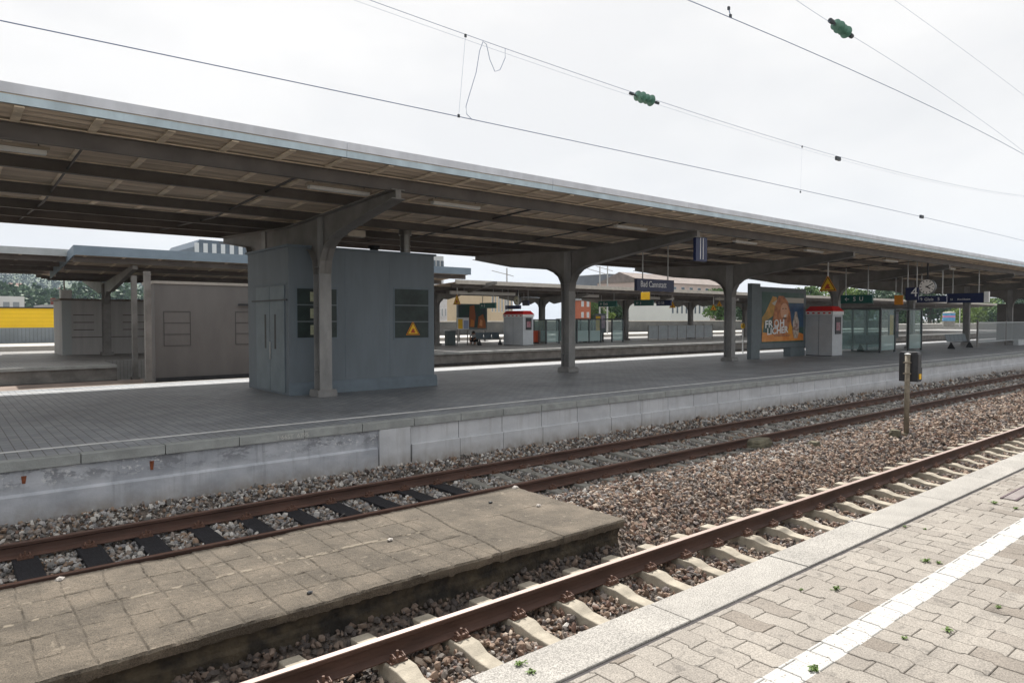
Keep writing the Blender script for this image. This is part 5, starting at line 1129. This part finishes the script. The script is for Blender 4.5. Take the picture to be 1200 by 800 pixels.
# roofs above the far canopy
house('tiled_house', 'long building with a pinkish brown tiled roof above the far canopy', 700, 850, 331, 130, 18, mat('pink_wall', (.55, .44, .40), .8, .1, .2), M_win, 2, 10, mat('pink_tiles', (.22, .185, .17), .9, .2, .5), 3.2)
house('blue_office', 'dark blue grey office block above the far canopy right of second column', 672, 742, 321, 190, 20, mat('blue_dark', (.16, .18, .21), .6, .2, .1), M_win, 4, 12)
# blue grey industrial building at left above the raised canopy
Yb = 135; r_, xa, xb, zb, zt = boxpx('office_building', 'blue grey building with a slanted roof above the raised canopy', 'building', 196, 330, 291, 340, Yb, 20, mat('slate_blue', (.13, .17, .22), .6, .12, .3, stretch=(6, 1, 1)), z0=-3)
pr = onY(234, 280.5, Yb); part(MB().prismY([(xa, zt), (xb, zt), (xb, pr.z - .2), (pr.x, pr.z)], Yb, Yb + 20), 'roof', mat('slate_blue_roof', (.12, .16, .21), .5, .1, .5, stretch=(8, 1, 1)), r_)
for i in range(7): x = onY(228 + i * 10.3, 295, Yb).x; part(MB().box((x, Yb - .1, zt - 1.0), (x + .75, Yb - .01, zt + .7)), 'window', mat('bright_pane', (.7, .75, .8), .3), r_)
for i in range(12): x = onY(186 + i * 5., 333, Yb).x; part(MB().box((x, Yb - .1, onY(200, 338, Yb).z), (x + .35, Yb - .01, onY(200, 328, Yb).z)), 'window', mat('bright_pane', (.7, .75, .8), .3), r_)
r_, xa, xb, zb, zt = boxpx('office_building', 'pale office with rows of windows just above the hut roof', 'building', 395, 520, 296, 377, 150, 20, mat('office_white', (.58, .60, .62), .7, .06, .2), z0=-3)
for i in range(16): x = xa + (xb - xa) * (i + .3) / 16; part(MB().box((x, 149.9, zt - 3.2), (x + .9, 149.99, zt - 1.2)), 'window', M_win, r_)

# ---- masts on the far side
def mast(px, py, Y, label, r=.12):
    p = onY(px, py, Y); q_ = empty('catenary_mast', (p.x, Y, -3), label, 'mast'); part(MB().tube([(p.x, Y, -3), (p.x, Y, p.z)], [r, r * .6], 8), 'pole', M_galv, q_); part(MB().tube([(p.x - 2.2, Y, p.z - .4), (p.x + 1.0, Y, p.z - .9)], .04, 6), 'arm', M_galv, q_); return q_
mast(703, 312, 60, 'grey catenary mast above the far canopy right of the second column'); mast(712, 309, 61, 'second grey catenary mast above the far canopy'); mast(594, 314, 62, 'small mast with a dark box above the far canopy')

# ---- trees
M_leafs = [mat('leaf_a', (.045, .095, .035), .6, .35, .5), mat('leaf_b', (.09, .17, .035), .6, .35, .5), mat('leaf_c', (.16, .24, .04), .6, .3, .5), mat('leaf_d', (.022, .055, .038), .6, .35, .3)]
M_bark = mat('bark', (.10, .08, .06), .9, .3, 3)
def tree(px, pytop, Y, wpx, kind, label, zb=-3., n=4200):
    p = onY(px, pytop, Y); rad = pxsize(p, wpx) * 1.05; H = p.z - zb
    r_ = empty('tree', (p.x, Y, zb), label, 'tree', 'trees beyond the station')
    mb = MB(); mb.tube([(0, 0, 0), (.1, 0, H * .35), (-.1, .1, H * .7)], [rad * .09 + .1, rad * .06 + .06, .04], 7)
    cl = []
    for k_ in range(17):
        a_ = random.uniform(0, 6.28); rr = random.uniform(.15, .8) * rad; z_ = random.uniform(.2, .9) * H; s = random.uniform(.3, .5) * rad * (1.15 - .5 * abs(z_ / H - .55))
        c_ = (math.cos(a_) * rr, math.sin(a_) * rr, z_); cl.append((c_, s)); mb.tube([(0, 0, H * .3), c_], [.10 * rad * .4 + .03, .02], 5)
    cl.append(((0, 0, H * .93), rad * .3))
    mb.build('trunk', M_bark, r_)
    n_ = n; ci = rng.integers(0, len(cl), n_); C_ = np.array([c[0] for c in cl])[ci]; S = np.array([c[1] for c in cl])[ci]
    d = rng.normal(size=(n_, 3)); d /= np.linalg.norm(d, axis=1)[:, None]; rr = rng.random(n_) ** .45
    P = C_ + d * (rr * S)[:, None] * np.array([1.15, 1.15, .85]); P[:, 2] = np.minimum(P[:, 2], H * .999)
    ls = rad * rng.uniform(.035, .075, n_) + .05
    u = rng.normal(size=(n_, 3)); u /= np.linalg.norm(u, axis=1)[:, None]; v = np.cross(u, rng.normal(size=(n_, 3))); v /= np.linalg.norm(v, axis=1)[:, None]
    V = np.stack([P - u * ls[:, None], P + v * ls[:, None] * .6, P + u * ls[:, None], P - v * ls[:, None] * .6], 1).reshape(-1, 3)
    arrmesh('crown', V, np.arange(n_ * 4).reshape(-1, 4), M_leafs[kind], r_)
TR = [(697, 352, 92, 12, 1, 'green tree right of the orange house behind the shelter'), (722, 352, 94, 14, 0, 'dark green tree left of the long white building'), (714, 366, 80, 8, 2, 'small yellow green bush behind the far glass shelter'),
      (842, 338, 75, 18, 1, 'leafy tree seen between the third column and the poster'), (880, 345, 78, 18, 0, 'dark tree behind the advertising poster top'), (950, 336, 82, 22, 1, 'tree above the red topped kiosk left side'), (985, 338, 84, 22, 2, 'light green tree behind the red topped kiosk'),
      (1010, 340, 80, 20, 1, 'green tree behind the glass shelter left end'), (1035, 338, 86, 24, 0, 'dark green tree behind the glass shelter'), (1060, 345, 84, 22, 1, 'green tree behind the orange notice'), (1090, 340, 92, 24, 0, 'dark tree behind the round advertising column'),
      (1125, 356, 76, 18, 2, 'bright sunlit yellow green tree below the navy display'), (1140, 350, 90, 22, 2, 'sunlit green tree right of the white lamp post'), (1165, 350, 88, 22, 1, 'green tree behind the thick right hand columns'), (1190, 345, 86, 22, 0, 'dark green tree at the right edge')]
for i, a_ in enumerate(TR): tree(*a_)
# round advertising column far right
ac = onY(1112, 374, 62); q_ = empty('advertising_column', (ac.x, 62, -1.8), 'round advertising column with a blue and pink poster at far right', 'advertising column')
rr = pxsize(ac, 6.2)
part(MB().tube([(ac.x, 62, -1.8), (ac.x, 62, -.4)], rr, 20), 'base', M_concrete, q_); part(MB().tube([(ac.x, 62, -.4), (ac.x, 62, 1.5)], rr * 1.02, 20), 'poster', mat('poster_blue', (.08, .30, .62), .5, c2=(.20, .50, .75), vscale=.8), q_); part(MB().tube([(ac.x, 62, .45), (ac.x, 62, .85)], rr * 1.03, 20), 'pink_band', mat('poster_pink', (.70, .25, .45), .5), q_); part(MB().tube([(ac.x, 62, 1.5), (ac.x, 62, 1.7), (ac.x, 62, 1.9)], [rr * 1.1, rr * .9, .1], 20), 'cap', M_concrete, q_)
lpx = onY(1125, 356, 60); q_ = empty('lamp_post', (lpx.x, 60, -1.8), 'white lamp post left of the bright sunlit tree', 'lamp post'); part(MB().tube([(lpx.x, 60, -1.8), (lpx.x, 60, lpx.z)], .1, 8), 'pole', M_white, q_); part(MB().box((lpx.x - .5, 59.8, lpx.z), (lpx.x + .5, 60.2, lpx.z + .15)), 'lamp_head', M_galv, q_)
# sunlit road beyond
mb = MB(); mb.box((60, 68, -3.2), (260, 76, -1.2)); tag(mb.build('road', mat('road_pale', (.34, .33, .31), .8, .1, 1)), kind='structure')

# ---- hills at far left, with woods and houses
M_hill = mat('hill_grass', (.07, .10, .055), .95, c2=(.10, .13, .08), vscale=.006, bump=.0)
hx = np.linspace(-900, 1500, 60); hy = np.linspace(600, 2600, 40); X, Y = np.meshgrid(hx, hy, indexing='ij')
def hz_(X, Y): return -4 + np.clip((Y - 620) / 1900, 0, 1) ** 1.05 * 185 * (.9 + .25 * vnoise(X + 3000, Y, 500, 30)) - np.clip((X - 300) / 900, 0, 1) * 120
Zh = hz_(X, Y)
a_ = (np.arange(len(hx) - 1)[:, None] * len(hy) + np.arange(len(hy) - 1)[None, :]).ravel(); tag(arrmesh('hills', np.stack([X.ravel(), Y.ravel(), Zh.ravel()], 1), np.stack([a_, a_ + len(hy), a_ + len(hy) + 1, a_ + 1], 1), M_hill, smooth=True), kind='structure')
# far woods: clumps of leaves
def woods(n, ylo, yhi, label, m, hgt, xlo, xhi, size, nleaf=26):
    cx_ = []
    Yc_ = rng.uniform(ylo, yhi, n); Xc_ = rng.uniform(xlo, xhi, n) * Yc_
    zb_ = np.where(Yc_ > 620, hz_(Xc_, Yc_), -3.3); hh = rng.uniform(.7, 1.15, n) * hgt
    C_ = np.repeat(np.stack([Xc_, Yc_, zb_ + hh * .55], 1), nleaf, 0); d = rng.normal(size=(n * nleaf, 3)); d /= np.linalg.norm(d, axis=1)[:, None]
    HH = np.repeat(hh, nleaf)
    P = C_ + d * (rng.random(n * nleaf) ** .4 * HH * .5)[:, None] * np.array([1, 1, 1.0]); ls = HH * rng.uniform(.07, .16, len(HH)) * size
    u = rng.normal(size=P.shape); u /= np.linalg.norm(u, axis=1)[:, None]; v = np.cross(u, rng.normal(size=P.shape)); v /= np.linalg.norm(v, axis=1)[:, None]
    V = np.stack([P - u * ls[:, None], P + v * ls[:, None] * .7, P + u * ls[:, None], P - v * ls[:, None] * .7], 1).reshape(-1, 3)
    tag(arrmesh('woods', V, np.arange(len(P) * 4).reshape(-1, 4), m), label, 'woods', kind='stuff')
woods(520, 400, 500, 'belt of dense green treetops beyond the yellow wall and grey cabin', M_leafs[0], 19, .0, .42, .55, 190)
woods(420, 520, 680, 'mid green wooded belt at the foot of the distant hill', M_leafs[1], 20, -.05, .42, .6, 120)
woods(1500, 760, 2300, 'scattered woods covering the distant blue hillside', M_leafs[3], 15, -.05, .40, .9, 30)
M_hw = mat('hill_house_wall', (.66, .62, .58), .8, .1, .02); M_hr = mat('hill_house_roof', (.30, .17, .13), .9, .2, .02)
hs = MB(); hs.box((-6, -5, -2), (6, 5, 6)); hr_ = MB(); hr_.prismX([(-5.6, 6), (5.6, 6), (0, 10)], -6.6, 6.6)
hm = hs.build('wall', M_hw); hm2 = hr_.build('roof', M_hr); first = True
for i in range(46):
    Yh_ = random.uniform(800, 1900); Xh_ = Yh_ * random.uniform(0, .33); r_ = empty('hillside_house', (Xh_, Yh_, float(hz_(np.array(Xh_), np.array(Yh_))) + random.uniform(4, 9)), 'small pale house with a red roof among trees on the distant hillside', 'house', 'houses on the distant hillside')
    for src in (hm, hm2):
        c_ = src if first else src.copy()
        if not first: col.objects.link(c_)
        c_.parent = r_
    first = False; s = random.uniform(.6, 1.3); r_.scale = (s, s, s * random.uniform(.8, 1.2)); r_.rotation_euler = (0, 0, random.uniform(0, 3))

# ================================================================== OVERHEAD LINE
M_wire = mat('wire_copper', (.20, .26, .42), .5); M_ins = mat('insulator_green', (.10, .22, .17), .25, .2, 10); M_insd = mat('insulator_cap', (.04, .05, .06), .5)
def wire(pts, r, label, name='overhead_wire'):
    mb = MB(); mb.tube(pts, r, 6); o = mb.build(name, M_wire); tag(o, label, 'wire'); return o
def line(Y, ctrl, r, label, x0=None, x1=None):
    """ctrl: pixels on the wire, at distance Y across the tracks; sagging polyline through them"""
    P = [onY(a, b, Y) for a, b in ctrl]; xs_ = np.array([p.x for p in P]); zs_ = np.array([p.z for p in P])
    d = min(2, len(P) - 1); cf = np.polyfit(xs_, zs_, d)
    X_ = np.linspace(x0 if x0 is not None else xs_[0], x1 if x1 is not None else xs_[-1], 40); wire([(x, Y, float(np.polyval(cf, x))) for x in X_], r, label); return lambda x: float(np.polyval(cf, x))
zc = line(9.2, [(0, 25), (270, 80), (537, 136), (800, 193), (1080, 254)], .0065, 'contact wire over the far track crossing the whole sky', x0=-2, x1=70)
zm = line(9.2, [(435, 0), (567, 48), (755, 115), (940, 170), (1110, 215)], .0042, 'messenger wire above the far track with the green insulator', x0=3, x1=45)
wire([(x, 9.32, zm(x) - .02 + .0) for x in np.linspace(3, 45, 30)], .002, 'thin second strand beside the messenger wire over the far track')
zn_ = line(4.25, [(806, 0), (1000, 83), (1200, 181)], .0042, 'contact wire over the near track at the upper right', x0=0, x1=60)
line(4.25, [(985, 34), (1090, 100), (1200, 178)], .0022, 'faint messenger wire right of the upper insulator', x0=onY(985, 34, 4.25).x - .2)
line(4.6, [(1048, 0), (1120, 52), (1200, 112)], .002, 'faint feeder wire at the top right corner', x0=8, x1=30)
line(4.25, [(850, -60), (940, 5), (985, 34)], .0022, 'faint messenger wire left of the upper insulator')
def dropper(px, py0, py1, Y, label, r=.002):
    a_, b_ = onY(px[0], py0, Y), onY(px[1], py1, Y); o = wire([a_, b_], r, label, 'dropper_wire')
    for p, nm in ((a_, 'clamp'), (b_, 'clamp')):
        c_ = MB().box((p.x - .006 * Y ** .5, Y - .01, p.z - .008 * Y ** .5), (p.x + .006 * Y ** .5, Y + .01, p.z + .008 * Y ** .5)).build(nm, M_insd, o)
dropper((545.5, 537.5), 42, 136, 9.2, 'thin vertical dropper left of the looped wire')
dropper((940, 938), 172, 225, 9.2, 'faint short dropper right of the middle of the sky', .0012)
dropper((854, 856), 10, 19, 4.25, 'tiny dropper clamp on the upper right contact wire', .006)
lp_px = [(553, 140), (547, 134), (546, 125), (551, 108), (558, 85), (562, 60), (566, 49), (570, 52), (574, 70), (580, 84), (586, 82), (592, 68), (592, 57)]
wire([onY(a, b, 9.18) for a, b in lp_px], .0052, 'dark looping jumper wire hanging between the two far wires', 'jumper_wire')
def insulator(px0, py0, px1, py1, Y, label, s=1.):
    a_, b_ = onY(px0, py0, Y), onY(px1, py1, Y); d = b_ - a_; r_ = empty('insulator', (a_ + b_) / 2, label, 'insulator')
    part(MB().tube([a_, b_], .02 * s, 8), 'rod', M_insd, r_)
    L_ = d.length; rad = .145 * L_ * s
    for k_ in range(4):
        c0 = a_ + d * (.20 + .175 * k_); part(MB().tube([c0 - d * .05, c0, c0 + d * .03, c0 + d * .04], [rad * .22, rad * .3, rad * (1 if k_ % 2 else .88), rad * .3], 16), 'disc', M_ins, r_)
    for c0 in (a_, b_): part(MB().tube([c0 - d * .06, c0 + d * .06], .03 * s, 8), 'end_fitting', M_insd, r_)
insulator(740, 110, 770, 120.5, 9.2, 'green ribbed insulator in the wire over the far track'); insulator(974, 25, 997, 42, 4.25, 'green ribbed insulator in the upper right wire')
for px, py in ((1080, 254), (982, 186)):
    p = onY(px, py, 9.2); o = MB().box((p.x - .12, 9.17, p.z - .05), (p.x + .12, 9.23, p.z + .05)).build('wire_clamp', M_insd); tag(o, 'small dark clamp on the far contact wire above the canopy' if px == 1080 else 'tiny dark clamp on the messenger wire', 'clamp')

# ================================================================== HAZE
hm_ = bpy.data.materials.new('haze_air'); hm_.use_nodes = True; t = hm_.node_tree; t.nodes.remove(t.nodes['Principled BSDF'])
pv = N(t, 'ShaderNodeVolumePrincipled'); pv.inputs['Color'].default_value = (.66, .80, 1, 1); pv.inputs['Density'].default_value = .00016; pv.inputs['Anisotropy'].default_value = .2
t.links.new(pv.outputs[0], t.nodes['Material Output'].inputs['Volume'])
o = MB().box((-1200, -760, -5), (3260, 3260, 260)).build('haze', hm_); tag(o, kind='stuff')
